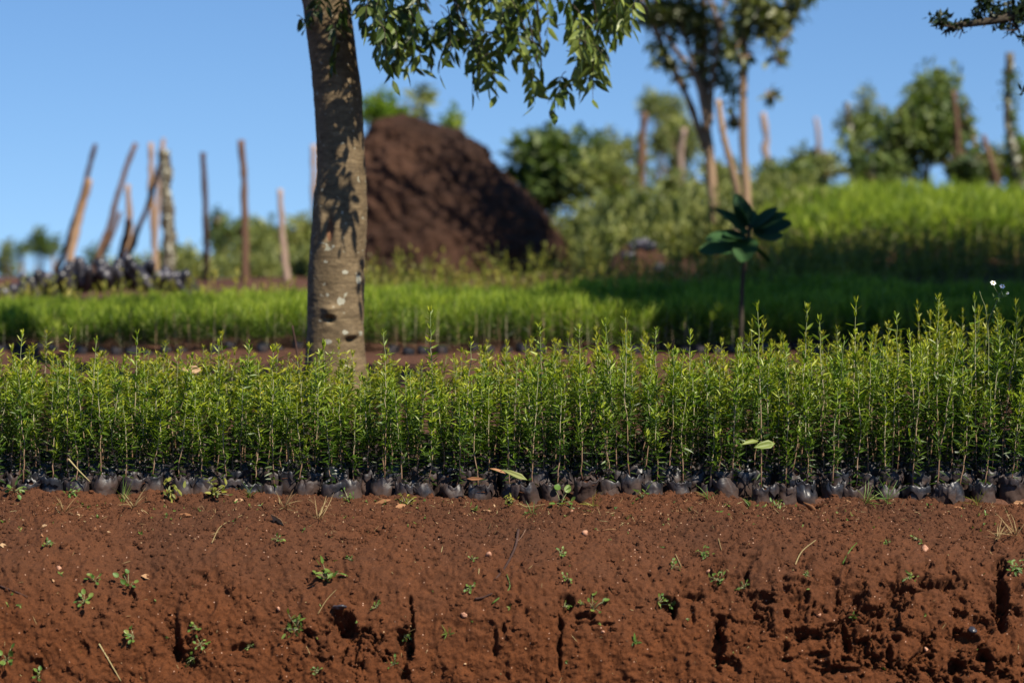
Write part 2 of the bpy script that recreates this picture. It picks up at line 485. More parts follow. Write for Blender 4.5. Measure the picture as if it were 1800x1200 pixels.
at = nd(t, 'ShaderNodeAttribute'); at.attribute_name = 'tint'      # where bark is torn off (0), whole (0.5), lichen (1)
ra = ramp(t, [(0.15, (1, 1, 1)), (0.4, (0, 0, 0))], at.outputs['Fac'])
c = mixc(t, ra.outputs[0], c, (0.15, 0.070, 0.034))
rb = ramp(t, [(0.7, (0, 0, 0)), (0.9, (1, 1, 1))], at.outputs['Fac'])
c = mixc(t, rb.outputs[0], c, (0.28, 0.27, 0.21))
t.links.new(c, b.inputs['Base Color']); b.inputs['Roughness'].default_value = 0.8; b.inputs['Specular IOR Level'].default_value = 0.25
ad = nd(t, 'ShaderNodeMath', operation='ADD'); t.links.new(n1.outputs[0], ad.inputs[0]); t.links.new(n3.outputs[0], ad.inputs[1])
bump(t, b, ad.outputs[0], 0.35, 0.006)
M['bark'] = m

# ------------------------------------------------------------------ the ground
PROFILE = [(-60, -0.95), (2, -0.80), (5.6, -0.76), (6.45, -0.74), (6.72, -0.68), (6.80, -0.52), (6.845, -0.36), (6.90, -0.24),
           (6.99, -0.135), (7.11, -0.062), (7.24, -0.020), (7.36, 0.0), (7.6, 0.005), (8.2, 0.02)]
_py = np.array([p[0] for p in PROFILE]); _pz = np.array([p[1] for p in PROFILE])

def gz(X, Y):
    """height of the terraces behind the bank"""
    X = np.asarray(X, float); Y = np.asarray(Y, float)
    left = np.interp(Y, [7.3, 8.2, 9.3, 11.4, 13.2, 14.2, 20, 26, 40, 90, 300, 1500], [0, .02, .09, .235, .235, .27, .30, .10, -.9, -5, -22, -60])
    right = np.interp(Y, [7.3, 8.2, 9.3, 11.4, 13.2, 15.6, 19, 25, 40, 90, 300, 1500], [0, .02, .09, .235, .30, .52, .78, .95, .5, -3, -18, -50])
    w = sstep(-0.5, 2.2, X * 14.0 / np.maximum(Y, 8))
    return left * (1 - w) + right * w

xs = np.concatenate([-np.geomspace(1500, 6, 26), np.linspace(-5.8, 5.8, 117), np.geomspace(6, 1500, 26)])
ys = np.concatenate([np.array([-60, -30, -10, 0, 3, 5, 6, 6.4, 6.7, 6.9, 7.1, 7.3]), np.arange(7.4, 14, 0.08), np.arange(14, 30, 0.3), np.geomspace(30, 1500, 30)])
GX, GY = np.meshgrid(xs, ys)
GZ = gz(GX, GY)
front = GY < 7.39
GZ = np.where(front, np.interp(GY - 0.24, _py, _pz) - 0.08, GZ)
GZ = GZ + np.where(front, 0, (0.012 * fbm(GX * 3, GY * 3, 0, 4, 5) + 0.004 * vnoise(GX * 14, GY * 14, 0, 9)) * sstep(8.0, 8.4, GY))
ny, nx = GX.shape
ii = (np.arange(ny - 1)[:, None] * nx + np.arange(nx - 1)[None, :])
Q = np.stack([ii, ii + 1, ii + nx + 1, ii + nx], -1).reshape(-1, 4)
ground = link('ground', mesh_np('ground', np.stack([GX, GY, GZ], -1), Q, mats=[M['soil_ground']]))
tag(ground, kind='structure')

# the cut earth bank in front, modelled finely where it is seen close
def arc(y, z):
    s = np.concatenate([[0], np.cumsum(np.hypot(np.diff(y), np.diff(z)))])
    return s
sub = [(p[0], p[1]) for p in PROFILE if p[0] >= 5.0 and p[0] <= 7.7]
sub = np.array([(5.0, -0.77)] + [s for s in sub])
fine = bez(np.c_[sub, np.zeros(len(sub))], 400)[:, :2]
sa = arc(fine[:, 0], fine[:, 1])
i0 = np.argmin(np.abs(fine[:, 0] - 6.74))
s_face = sa[i0]
svals = np.concatenate([np.linspace(0, s_face, 60, endpoint=False), np.arange(s_face, sa[-1], 0.0030)])
by = np.interp(svals, sa, fine[:, 0]); bz = np.interp(svals, sa, fine[:, 1])
ty = np.gradient(by, svals); tz = np.gradient(bz, svals)
ny_, nz_ = -tz, ty                                    # outward normal (towards camera / up)
bx = np.concatenate([-np.geomspace(60, 1.95, 60), np.arange(-1.92, 1.92, 0.0034), np.geomspace(1.95, 60, 60)])
BX, BS = np.meshgrid(bx, svals)
BYv = np.broadcast_to(by[:, None], BX.shape); BZv = np.broadcast_to(bz[:, None], BX.shape)
NYv = np.broadcast_to(ny_[:, None], BX.shape); NZv = np.broadcast_to(nz_[:, None], BX.shape)
ppx = 900 + BX / BYv * FPX
ppy = 361 + (EYE - BZv) / BYv * FPX
steep = sstep(0.35, 0.9, np.abs(np.broadcast_to(tz[:, None], BX.shape))) * sstep(6.6, 6.75, BYv)
flat = 1 - steep
h = 0.020 * fbm(BX * 2.2, BS * 2.2, 0, 3, 11)
h += 0.0065 * fbm(BX * 14, BS * 14, 0, 4, 21)
crumb = fbm(BX * 55, BS * 55, 0, 3, 31, 0.6)
h += 0.0042 * crumb * (0.7 + 0.6 * vnoise(BX * 3, BS * 3, 0, 5))
h += 0.0022 * fbm(BX * 120, BS * 120, 0, 2, 33)
h += 0.006 * np.clip(fbm(BX * 40, BS * 40, 4, 2, 35) - 0.25, 0, 1)
h -= 0.003 * np.clip(fbm(BX * 30, BS * 38, 9, 4, 36) - 0.45, 0, 1) * sstep(-.1, .5, fbm(BX * 3, BS * 4, 2, 2, 38))
h += 0.0045 * np.clip(vnoise(BX * 32, BS * 32, 1.3, 77) - 0.35, 0, 1) * 1.6
# vertical tool marks and rills on the steep face
h += steep * 0.006 * fbm(BX * 22 + 1.2 * vnoise(BX * 9, BS * 9, 2, 40), BS * 9, 0, 3, 41)
h += steep * 0.0030 * fbm(BX * 75, BS * 26, 0, 3, 43)
# crumbled hollows in patches
h += (0.010 + 0.016 * vnoise(BX * 9, 0 * BX, 1, 47) + 0.008 * vnoise(BX * 30, 0 * BX, 1, 48)) * np.exp(-((BYv - 7.352) / 0.022) ** 2)
patch = sstep(-0.05, 0.45, fbm(BX * 2.6 + 3.1, BS * 3.5, 0, 3, 51) + 0.35 * sstep(1150, 1400, ppx) * steep + 0.25 * sstep(1020, 1150, ppy))
wx = 0.02 * fbm(BX * 22, BS * 22, 5, 3, 58); wy = 0.02 * fbm(BX * 22, BS * 22, 8, 3, 59)
pits = np.clip(fbm((BX + wx) * 26, (BS + wy) * 24, 0, 5, 61, 0.62) - 0.05, 0, 1)
h -= steep * patch * 0.042 * pits
pits2 = np.clip(fbm(BX * 20, BS * 20, 3, 3, 67, 0.6) - 0.45, 0, 1)
h -= flat * 0.002 * pits2
GOUGES = [  # cx, cy, rx, ry, depth in the photograph's pixels / metres
    (602, 1098, 24, 22, .045), (612, 1120, 18, 30, .035), (1264, 1140, 13, 62, .055), (1272, 1100, 10, 25, .04), (1762, 1010, 12, 30, .04),
    (1768, 1060, 11, 60, .06), (710, 1150, 14, 48, .045), (722, 1110, 5, 60, .035), (985, 1140, 5, 70, .035), (1170, 1060, 22, 14, .045), (1187, 1070, 4, 30, .04),
    (1340, 1050, 34, 9, .035), (1650, 1028, 44, 13, .055), (1595, 1038, 40, 9, .045), (1530, 1075, 30, 12, .03), (1420, 1120, 34, 12, .03), (1700, 1130, 30, 14, .035), (1480, 1185, 50, 10, .035), (1625, 1026, 12, 16, .04), (1315, 1010, 7, 20, .03), (1025, 1085, 26, 8, .03), (1000, 1070, 10, 18, .035),
    (1220, 1080, 7, 20, .02), (940, 0, 1, 1, 0), (910, 940, 10, 10, .015), (225, 1045, 9, 9, .018), (300, 1130, 12, 40, .03), (318, 1160, 22, 26, .035), (345, 1010, 14, 6, .018),
    (355, 1018, 8, 8, .018), (320, 1050, 6, 12, .02), (545, 1120, 14, 10, .02), (420, 1140, 24, 14, .025), (660, 940, 26, 5, .012), (680, 950, 8, 5, .012), (760, 985, 14, 6, .014),
    (1180, 937, 18, 5, .014), (1495, 1140, 8, 20, .03), (1475, 1050, 9, 20, .025), (1420, 1055, 8, 16, .025), (1385, 1150, 7, 22, .028), (1500, 1165, 14, 10, .03), (1390, 1165, 24, 8, .03),
    (1440, 1155, 20, 6, .025), (1555, 1120, 8, 22, .025), (1510, 1060, 8, 18, .03), (1690, 1080, 14, 12, .03), (1740, 1170, 14, 24, .035), (1685, 1180, 14, 20, .03), (1570, 1160, 6, 24, .03),
    (1290, 1175, 20, 20, .03), (1340, 1110, 12, 16, .02), (1560, 945, 14, 8, .016), (1475, 1040, 7, 10, .02), (60, 1180, 8, 20, .02), (120, 1060, 10, 20, .012), (140, 1150, 8, 24, .02),
    (870, 1140, 6, 30, .018), (885, 1110, 6, 14, .018), (1060, 1100, 40, 5, .018), (855, 1100, 20, 14, .014), (120, 905, 16, 4, .012), (205, 915, 8, 7, .014)]
wob = fbm(BX * 26, BS * 26, 7, 5, 71, 0.62)
for cx, cy, rx, ry, dp in GOUGES:
    q = np.hypot((ppx - cx) / (rx * 1.15), (ppy - cy) / (ry * 1.1)) + 0.42 * wob
    h -= dp * (1 - sstep(0.35, 1.0, q))
h *= sstep(5.0, 5.6, BYv) * 0.999
h = h * (1 - sstep(7.42, 7.6, BYv)) - 0.012 * sstep(7.42, 7.6, BYv)
far_ = sstep(1.95, 2.6, np.abs(BX))
V = np.stack([BX + 0.004 * fbm(BX * 20, BS * 20, 9, 2, 81), BYv + h * NYv, BZv + h * NZv], -1)
ny, nx = BX.shape
ii = (np.arange(ny - 1)[:, None] * nx + np.arange(nx - 1)[None, :])
Q = np.stack([ii, ii + 1, ii + nx + 1, ii + nx], -1).reshape(-1, 4)
bank = link('earth_bank', mesh_np('earth_bank', V, Q, mats=[M['soil']]))
tag(bank, kind='structure')
BANKV = V
BANKPX, BANKPY, BANKY = ppx, ppy, BYv

bpy.context.view_layer.update()
dg = bpy.context.evaluated_depsgraph_get()
bank_bvh = BVHTree.FromObject(bank, dg)
ground_bvh = BVHTree.FromObject(ground, dg)
CAMP = Vector((0, 0, EYE))

def on_bank(px, py):
    d = (P(px, py, 7.0) - CAMP).normalized()
    h_ = bank_bvh.ray_cast(CAMP, d)
    if h_[0] is None or h_[0].y > 7.34:
        q = P(px, py, 7.33)
        h_ = bank_bvh.ray_cast(Vector((q.x, 7.33, 3)), Vector((0, 0, -1)))
    return h_[0], h_[1]

def down(x, y, bvh=None):
    """height of the soil below a point"""
    r = (bvh or ground_bvh).ray_cast(Vector((x, y, 5)), Vector((0, 0, -1)))
    return r[0].z if r[0] is not None else 0.0

def soil_z(x, y):
    return max(down(x, y, bank_bvh) if y < 7.7 else -9, down(x, y, ground_bvh))

# crumbs of soil lying on the bank
phi = (1 + 5 ** .5) / 2
ICO = norm(np.array([[-1, phi, 0], [1, phi, 0], [-1, -phi, 0], [1, -phi, 0], [0, -1, phi], [0, 1, phi], [0, -1, -phi], [0, 1, -phi], [phi, 0, -1], [phi, 0, 1], [-phi, 0, -1], [-phi, 0, 1]], float))
ICOT = np.array([[0, 11, 5], [0, 5, 1], [0, 1, 7], [0, 7, 10], [0, 10, 11], [1, 5, 9], [5, 11, 4], [11, 10, 2], [10, 7, 6], [7, 1, 8], [3, 9, 4], [3, 4, 2], [3, 2, 6], [3, 6, 8], [3, 8, 9], [4, 9, 5], [2, 4, 11], [6, 2, 10], [8, 6, 7], [9, 8, 1]])
sel = np.argwhere((BANKY > 6.80) & (BANKY < 7.40) & (np.abs(BX) < 1.9))
NC = 26000
w_ = 0.25 + sstep(6.95, 7.2, BANKY[sel[:, 0], sel[:, 1]])
pick = sel[RNG.choice(len(sel), NC, p=w_ / w_.sum())]
pc = BANKV[pick[:, 0], pick[:, 1]]
sz = 0.0010 + 0.0060 * RNG.random(NC) ** 6 + 0.0012 * RNG.random(NC)
CV = (pc[:, None, :] + (ICO[None] * (0.6 + 0.7 * RNG.random((NC, 12, 1))) * (0.7 + 0.6 * RNG.random((NC, 1, 3)))) * sz[:, None, None])
CT = (ICOT[None] + (np.arange(NC) * 12)[:, None, None])
o = link('soil_crumbs', mesh_np('soil_crumbs', CV, tris=CT, smooth=False, mats=[M['soil']]))
NL = 2200
pick = sel[RNG.choice(len(sel), NL)]
pc = BANKV[pick[:, 0], pick[:, 1]]
sz = 0.003 + 0.007 * RNG.random(NL) ** 2.5
D2 = []
base_d = norm(np.concatenate([ICO, (ICO[ICOT[:, 0]] + ICO[ICOT[:, 1]] + ICO[ICOT[:, 2]])]))
subT = np.concatenate([np.stack([ICOT[:, a], ICOT[:, (a + 1) % 3], 12 + np.arange(20)], -1) for a in range(3)])
K = len(base_d)
LV = pc[:, None, :] + base_d[None] * (0.62 + 0.75 * RNG.random((NL, K, 1))) * (0.7 + 0.6 * RNG.random((NL, 1, 3))) * sz[:, None, None]
LT = subT[None] + (np.arange(NL) * K)[:, None, None]
o2 = link('earth_clods', mesh_np('earth_clods', LV, tris=LT, smooth=False, mats=[M['soil']]))
tag(o2, 'loose clods of red earth sticking to the bank', 'clods', kind='stuff')
tag(o, 'fine reddish crumbs of earth scattered over the bank', 'crumbs', kind='stuff')

# ------------------------------------------------------------------ the front bed of potted seedlings
def make_bag(seed, open_rim=True):
    rg = np.random.default_rng(seed)
    H = 0.078 + 0.012 * rg.random(); nseg, N = 56, 22
    th = np.arange(nseg) / nseg * 2 * math.pi
    t = np.linspace(0, 1, N)
    tt, aa = np.meshgrid(t, th, indexing='ij')
    ca, sn = np.cos(aa), np.sin(aa)
    R = 0.036 * (1.0 - 0.10 * np.abs(tt - 0.45) ** 1.5 + 0.05 * np.sin(tt * 9 + seed))
    cr = fbm(ca * 2.2 + seed * 3.7, sn * 2.2, tt * 4 + seed, 3, seed)
    cr = cr + 0.6 * np.abs(vnoise(ca * 2.0 + tt * 3, sn * 2.0 + seed, tt * 5, seed + 5))
    rdg = 1 - 2 * np.abs(fbm(ca * 1.7 + seed + tt * 1.2, sn * 1.7, tt * 2.2, 3, seed + 21)) 
    R = R + 0.0022 * cr + 0.0016 * rdg * (0.4 + tt) - 0.003 * np.clip(np.sin(aa * 2 + seed + tt * 4), 0, 1)
    rimH = 0.009 * vnoise(ca * 1.2 + seed, sn * 1.2, 0, seed + 9) + 0.008 * vnoise(ca * 4, sn * 4 + seed, 0, seed + 11)
    Z = tt * (H + rimH)
    lean = 0.010 * rg.normal(size=2)
    X = R * ca + lean[0] * tt; Y = R * sn + lean[1] * tt
    V = np.stack([X, Y, Z], -1)
    # rim folds: outwards and down on one side, inwards on the other
    fold = vnoise(ca * 1.5 + seed * 2, sn * 1.5, 3, seed + 13)
    rows = []
    for k in (1, 2, 3, 4):
        u = k / 4
        ro = np.where(fold[-1] > 0, 1 + 0.16 * math.sin(u * 2.2) * (0.6 + fold[-1]), 1 - 0.22 * u)
        zz = Z[-1] + np.where(fold[-1] > 0, 0.006 * math.sin(u * 1.6) - 0.042 * u * u * (0.4 + fold[-1]), 0.004 * u - 0.012 * u * u)
        wv = 0.0025 * u * vnoise(ca[-1] * 5, sn[-1] * 5 + u, seed, seed + 15)
        rows.append(np.stack([R[-1] * ca[-1] * ro + lean[0] + wv, R[-1] * sn[-1] * ro + lean[1] + wv, zz + wv], -1))
    V = np.concatenate([V, np.array(rows)], 0)
    n = V.shape[0]
    i = np.arange(n - 1)[:, None] * nseg; j = np.arange(nseg)[None]; j2 = (j + 1) % nseg
    Q = np.stack([i + j, i + j2, i + nseg + j2, i + nseg + j], -1).reshape(-1, 4)
    bag = mesh_np('bag', V, Q, mats=[M['bag']])
    # soil inside
    rr = np.linspace(0.05, 0.93, 7)
    r2, a2 = np.meshgrid(rr, th, indexing='ij')
    SZ = (H - 0.019) + 0.006 * (1 - r2 ** 2) + 0.003 * vnoise(r2 * np.cos(a2) * 4, r2 * np.sin(a2) * 4, seed, seed)
    SV = np.stack([0.035 * r2 * np.cos(a2) + lean[0], 0.035 * r2 * np.sin(a2) + lean[1], SZ], -1)
    i = np.arange(6)[:, None] * nseg
    Q2 = np.stack([i + j, i + j2, i + nseg + j2, i + nseg + j], -1).reshape(-1, 4)
    V2 = np.concatenate([SV.reshape(-1, 3), [[lean[0], lean[1], H - 0.012]]])
    T2 = np.stack([np.full(nseg, 7 * nseg), (np.arange(nseg)), (np.arange(nseg) + 1) % nseg], -1)
    soil = mesh_np('soil', V2, Q2, T2, mats=[M['soil']])
    return bag, soil, H

BAGS = [make_bag(s) for s in range(3, 15)]

def make_plant(seed, Hh, tall=False):
    """stem mesh and foliage mesh of one seedling, foot at z=0"""
    rg = np.random.default_rng(seed)
    st = MB(); lf = MB()
    n = 14
    wob = np.cumsum(rg.normal(size=(n, 2)) * 0.0022, 0)
    lean = rg.normal(size=2) * 0.012
    z = np.linspace(0, Hh, n)
    path = np.stack([wob[:, 0] + lean[0] * z / Hh, wob[:, 1] + lean[1] * z / Hh, z], -1)
    path[0, :2] = 0
    rad = np.linspace(0.0021, 0.0009, n)
    V, Q, T = tube(path, rad, 6)
    st.add(V, Q, T, np.clip(V[:, 2] / Hh * 1.05, 0, 1))
    def at(zv):
        return np.stack([np.interp(zv, z, path[:, k]) for k in range(3)], -1)
    az0 = rg.random() * 6.28
    # leader nodes
    zn = []
    zz = 0.012
    while zz < Hh - 0.004:
        zn.append(zz)
        f = zz / Hh
        sp = 0.0100 if f < 0.70 else (0.019 if tall else 0.0125)
        if f > 0.93: sp = 0.008
        zz += sp * (0.75 + 0.5 * rg.random())
    P0, D, N_, L, W, TI, CU = [], [], [], [], [], [], []
    def leaf(p, az, el, l, ti, w=None):
        d = np.array([math.cos(az) * math.cos(el), math.sin(az) * math.cos(el), math.sin(el)])
        nn = np.array([-math.cos(az) * math.sin(el), -math.sin(az) * math.sin(el), math.cos(el)]) + rg.normal(size=3) * 0.30
        P0.append(p); D.append(d); N_.append(nn); L.append(l); W.append(w or l * (0.21 + 0.09 * rg.random())); TI.append(ti); CU.append(rg.normal() * 0.12 + 0.10)
    for k, zv in enumerate(zn):
        f = zv / Hh
        p = at(zv)
        az = az0 + k * math.pi / 2 + rg.normal() * 0.3
        if f < 0.25:
            el, l, keep, ti = rg.normal() * 0.18 - 0.02, 0.025 + 0.009 * rg.random(), 0.85, 0.08 + 0.15 * rg.random()
        elif f < 0.6:
            el, l, keep, ti = 0.12 + rg.normal() * 0.20, 0.029 + 0.009 * rg.random(), 0.96, 0.14 + 0.30 * rg.random()
        elif f < 0.9:
            el, l, keep, ti = 0.48 + rg.normal() * 0.22, 0.029 + 0.009 * rg.random(), 1.0, 0.42 + 0.50 * rg.random()
        else:
            el, l, keep, ti = 0.90 + rg.normal() * 0.2, 0.020 + 0.007 * rg.random(), 1.0, 0.55 + 0.40 * rg.random()
        for s_ in (0, math.pi):
            if rg.random() < keep:
                leaf(p, az + s_, el + rg.normal() * 0.1, l * (0.9 + 0.2 * rg.random()), ti + rg.normal() * 0.06)
    # side shoots
    for _ in range(rg.integers(6, 10) if not tall else rg.integers(4, 7)):
        f0 = (0.14 + 0.62 * rg.random()) * (0.8 if tall else 1)
        p = at(f0 * Hh); az = rg.random() * 6.28; el = 0.75 + 0.35 * rg.random()
        ln = (0.025 + 0.045 * rg.random())
        k_ = 5
        pts = [p]
        for q in range(k_):
            d = np.array([math.cos(az) * math.cos(el), math.sin(az) * math.cos(el), math.sin(el)])
            pts.append(pts[-1] + d * ln / k_); el = min(1.45, el + 0.09)
        pts = np.array(pts)
        V, Q, T = tube(pts, np.linspace(0.0008, 0.0004, len(pts)), 5)
        st.add(V, Q, T, 1.0)
        m_ = max(3, int(ln / 0.0095))
        for q in range(1, m_ + 1):
            u = q / m_ * (len(pts) - 1); i_ = min(int(u), len(pts) - 2)
            pp = pts[i_] * (1 - (u - i_)) + pts[i_ + 1] * (u - i_)
            a_ = rg.random() * 6.28
            for s_ in (0, math.pi):
                leaf(pp, a_ + s_, 0.35 + 0.5 * q / m_ + rg.normal() * 0.25, 0.020 + 0.009 * rg.random(), 0.15 + 0.35 * f0 + 0.35 * q / m_ + rg.normal() * 0.1)
    # tip
    for k in range(4):
        leaf(at(Hh), rg.random() * 6.28, 1.15 + rg.normal() * 0.15, 0.012 + 0.005 * rg.random(), 0.9)
    TI = np.clip(TI, 0, 1)
    add_leaves(lf, P0, D, N_, L, W, TI, curl=np.array(CU), fold=0.22)
    return st.mesh('stem', [M['stem']]), lf.mesh('foliage', [M['leaf']], smooth=False), Hh

PLANTS = [make_plant(100 + s, 0.30 + 0.02 * (s % 3)) for s in range(14)]
TALLS = [make_plant(300 + s, 0.40, True) for s in range(6)]

NCOL = 47; PITCHX = 0.0775; ROW = 0.076; X0 = -1.80; Y0 = 7.415
ORD = "first second third fourth fifth sixth seventh eighth ninth tenth eleventh twelfth thirteenth fourteenth fifteenth sixteenth seventeenth eighteenth nineteenth twentieth twenty-first twenty-second twenty-third twenty-fourth twenty-fifth twenty-sixth twenty-seventh twenty-eighth twenty-ninth thirtieth thirty-first thirty-second thirty-third".split()
HPX = [0, 100, 200, 340, 430, 700, 850, 950, 1050, 1200, 1350, 1500, 1650, 1800]
HSC = [.97, 1.0, .98, .97, .93, .93, .98, 1.08, 1.20, 1.08, 1.18, 1.18, 1.34, 1.38]
cells = []
for r_ in range(6):
    for c_ in range(NCOL):
        x = X0 + c_ * PITCHX + RNG.normal() * 0.006 + (0.03 if r_ % 2 else 0)
        y = Y0 + r_ * ROW + RNG.normal() * 0.006 + (0.012 * math.sin(c_ * 0.9) if r_ == 0 else 0)
        cells.append([r_, c_, x, y])
TALL_TIPS = [(765, 540, 'the tallest one right of the tree trunk'), (1108, 540, 'leading the cluster at the middle of the bed'), (1340, 524, 'standing below the broad dark leaves'),
             (1410, 535, 'just right of the broad-leaved plant'), (1505, 524, 'alone against the dark shade with widely spaced leaves'), (1580, 548, 'with a bare stem against the shade'),
             (1637, 518, 'left of the flowering weed'), (1720, 516, 'beside the white flowers'), (237, 582, 'below the thick lichen post'), (115, 576, 'below the two leaning poles'),
             (955, 566, 'where the far bed falls into shade'), (1030, 572, 'before the edge of the dark shade'), (1075, 560, 'left of the tallest middle cluster'), (30, 582, 'nearest the left edge of the bed'),
             (150, 592, 'below the forked pole'), (675, 572, 'close against the right side of the trunk'), (815, 592, 'second from the tall one right of the trunk'), (1165, 575, 'right of the middle cluster with a bare leader'),
             (1450, 556, 'right behind the bushy tops below the far grass'), (1655, 530, 'second to the left of the white flowers'), (480, 600, 'before the short pale post'), (1205, 580, 'left of the broad-leaved plant')]
tall_for = {}
for (tx, ty_, txt) in TALL_TIPS:
    best = None
    for i_, (r_, c_, x, y) in enumerate(cells):
        if i_ in tall_for or r_ not in (0, 1, 2, 3): continue
        e = abs(900 + x / y * FPX - tx) + (10 * ((tx * 7) % 4 != r_))
        if best is None or e < best[0]: best = (e, i_)
    tall_for[best[1]] = (tx, ty_, txt)

front_cols = sorted([c[2] / c[3] * FPX + 900 for c in cells if c[0] == 0])
def front_label(x, y):
    p_ = 900 + x / y * FPX
    xs_ = np.array(front_cols)
    if p_ > 588:
        k = int(((xs_ > 588) & (xs_ < p_ - 1)).sum())
        return 'front row seedling in the %s black bag to the right of the tree trunk' % ORD[k]
    k = int(((xs_ <= 588) & (xs_ > p_ + 1)).sum())
    return 'front row seedling in the %s black bag to the left of the tree trunk' % ORD[k]

def place_seedling(i_, r_, c_, x, y):
    p_ = 900 + x / y * FPX
    zb = soil_z(x, y) - 0.012 - (0.004 + 0.024 * random.random() if r_ == 0 else 0)
    bagm, soilm, bh = BAGS[RNG.integers(len(BAGS))]
    hs = float(np.interp(p_, HPX, HSC)) * (1 + 0.09 * math.sin(x * 9.1 + r_) * math.sin(x * 4.3)) * (0.70 + 0.36 * random.random()) * (1.24 if random.random() < 0.14 else 1)
    grp = 'seedlings in black bags in the front bed'
    if i_ in tall_for:
        tx, ty_, txt = tall_for[i_]
        x = (tx - 900) / FPX * y
        top = EYE - (ty_ - 361) / FPX * y
        sm, fm, H0 = TALLS[RNG.integers(len(TALLS))]
        k = (top - zb - bh + 0.012) / (H0 + 0.012)
        lab = 'tall seedling rising above the front bed, ' + txt
    else:
        sm, fm, H0 = PLANTS[RNG.integers(len(PLANTS))]
        k = hs
        lab = front_label(x, y) if r_ == 0 else 'leafy green seedling packed inside the front bed behind its first row'
    t_ = root('potted_seedling', (x, y, zb - (0.012 if r_ == 0 else 0)), lab, 'seedling', grp, RNG.random() * 6.28)
    link('bag', bagm, t_)
    link('soil', soilm, t_)
    s1 = link('stem', sm, t_, (0, 0, bh - 0.008)); s2 = link('foliage', fm, t_, (0, 0, bh - 0.008))
    kx = 0.9 + 0.1 * k
    rot = (RNG.normal() * 0.05, RNG.normal() * 0.05, RNG.random() * 6.28)
    for q in (s1, s2):
        q.scale = (kx, kx, k)
        q.rotation_euler = rot

for i_, (r_, c_, x, y) in enumerate(cells):
    place_seedling(i_, r_, c_, x, y)

# the back rows of the same bed, beyond the 282 nearest, as one object
def merge(name, parts, mats):
    """parts: list of (mesh, matrix, material slot) -> one mesh with all of them"""
    Vs, Qs, Ts, A, mq, mt_ = [], [], [], [], [], []
    cache = {}; n0 = 0
    for me, mat, mi in parts:
        if me.name not in cache:
            v = np.empty(len(me.vertices) * 3, np.float32); me.vertices.foreach_get('co', v)
            q = np.array([p.vertices[:] for p in me.polygons if len(p.vertices) == 4], np.int32).reshape(-1, 4)
            tr = np.array([p.vertices[:] for p in me.polygons if len(p.vertices) == 3], np.int32).reshape(-1, 3)
            a = np.full(len(me.vertices), 0.5, np.float32)
            if 'tint' in me.attributes: me.attributes['tint'].data.foreach_get('value', a)
            cache[me.name] = (v.reshape(-1, 3), q, tr, a)
        v, q, tr, a = cache[me.name]
        m4 = np.array(mat)
        Vs.append(v @ m4[:3, :3].T + m4[:3, 3]); Qs.append(q + n0); Ts.append(tr + n0); A.append(a)
        mq.append(np.full(len(q), mi)); mt_.append(np.full(len(tr), mi)); n0 += len(v)
    return mesh_np(name, np.concatenate(Vs), np.concatenate(Qs), np.concatenate(Ts), np.concatenate(A), False, mats, np.concatenate(mq), np.concatenate(mt_))

parts = []
for r_ in range(6, 15):
    for c_ in range(NCOL):
        x = X0 - 0.05 + c_ * PITCHX * 1.03 + RNG.normal() * 0.012; y = Y0 + r_ * ROW + RNG.normal() * 0.008
        bm_, so_, bh = BAGS[RNG.integers(len(BAGS))]; sm, fm, H0 = PLANTS[RNG.integers(len(PLANTS))]
        k = float(np.interp(900 + x / y * FPX, HPX, HSC)) * (0.74 + 0.24 * random.random()) * (1.2 if random.random() < 0.10 else 1)
        if x / y * FPX + 900 < 420: k *= 1.03
        base = Matrix.Translation((x, y, soil_z(x, y) - 0.01)) @ Matrix.Rotation(RNG.random() * 6.28, 4, 'Z')
        pl = base @ Matrix.Translation((0, 0, bh - 0.008)) @ Matrix.Diagonal((1, 1, k, 1))
        parts += [(bm_, base, 0), (so_, base, 1), (sm, pl, 2), (fm, pl, 3)]
o = link('seedlings', merge('seedlings', parts, [M['bag'], M['soil'], M['stem'], M['leaf']]))
tag(o, 'massed green seedling tops in the back rows of the front bed', 'seedlings', kind='stuff')

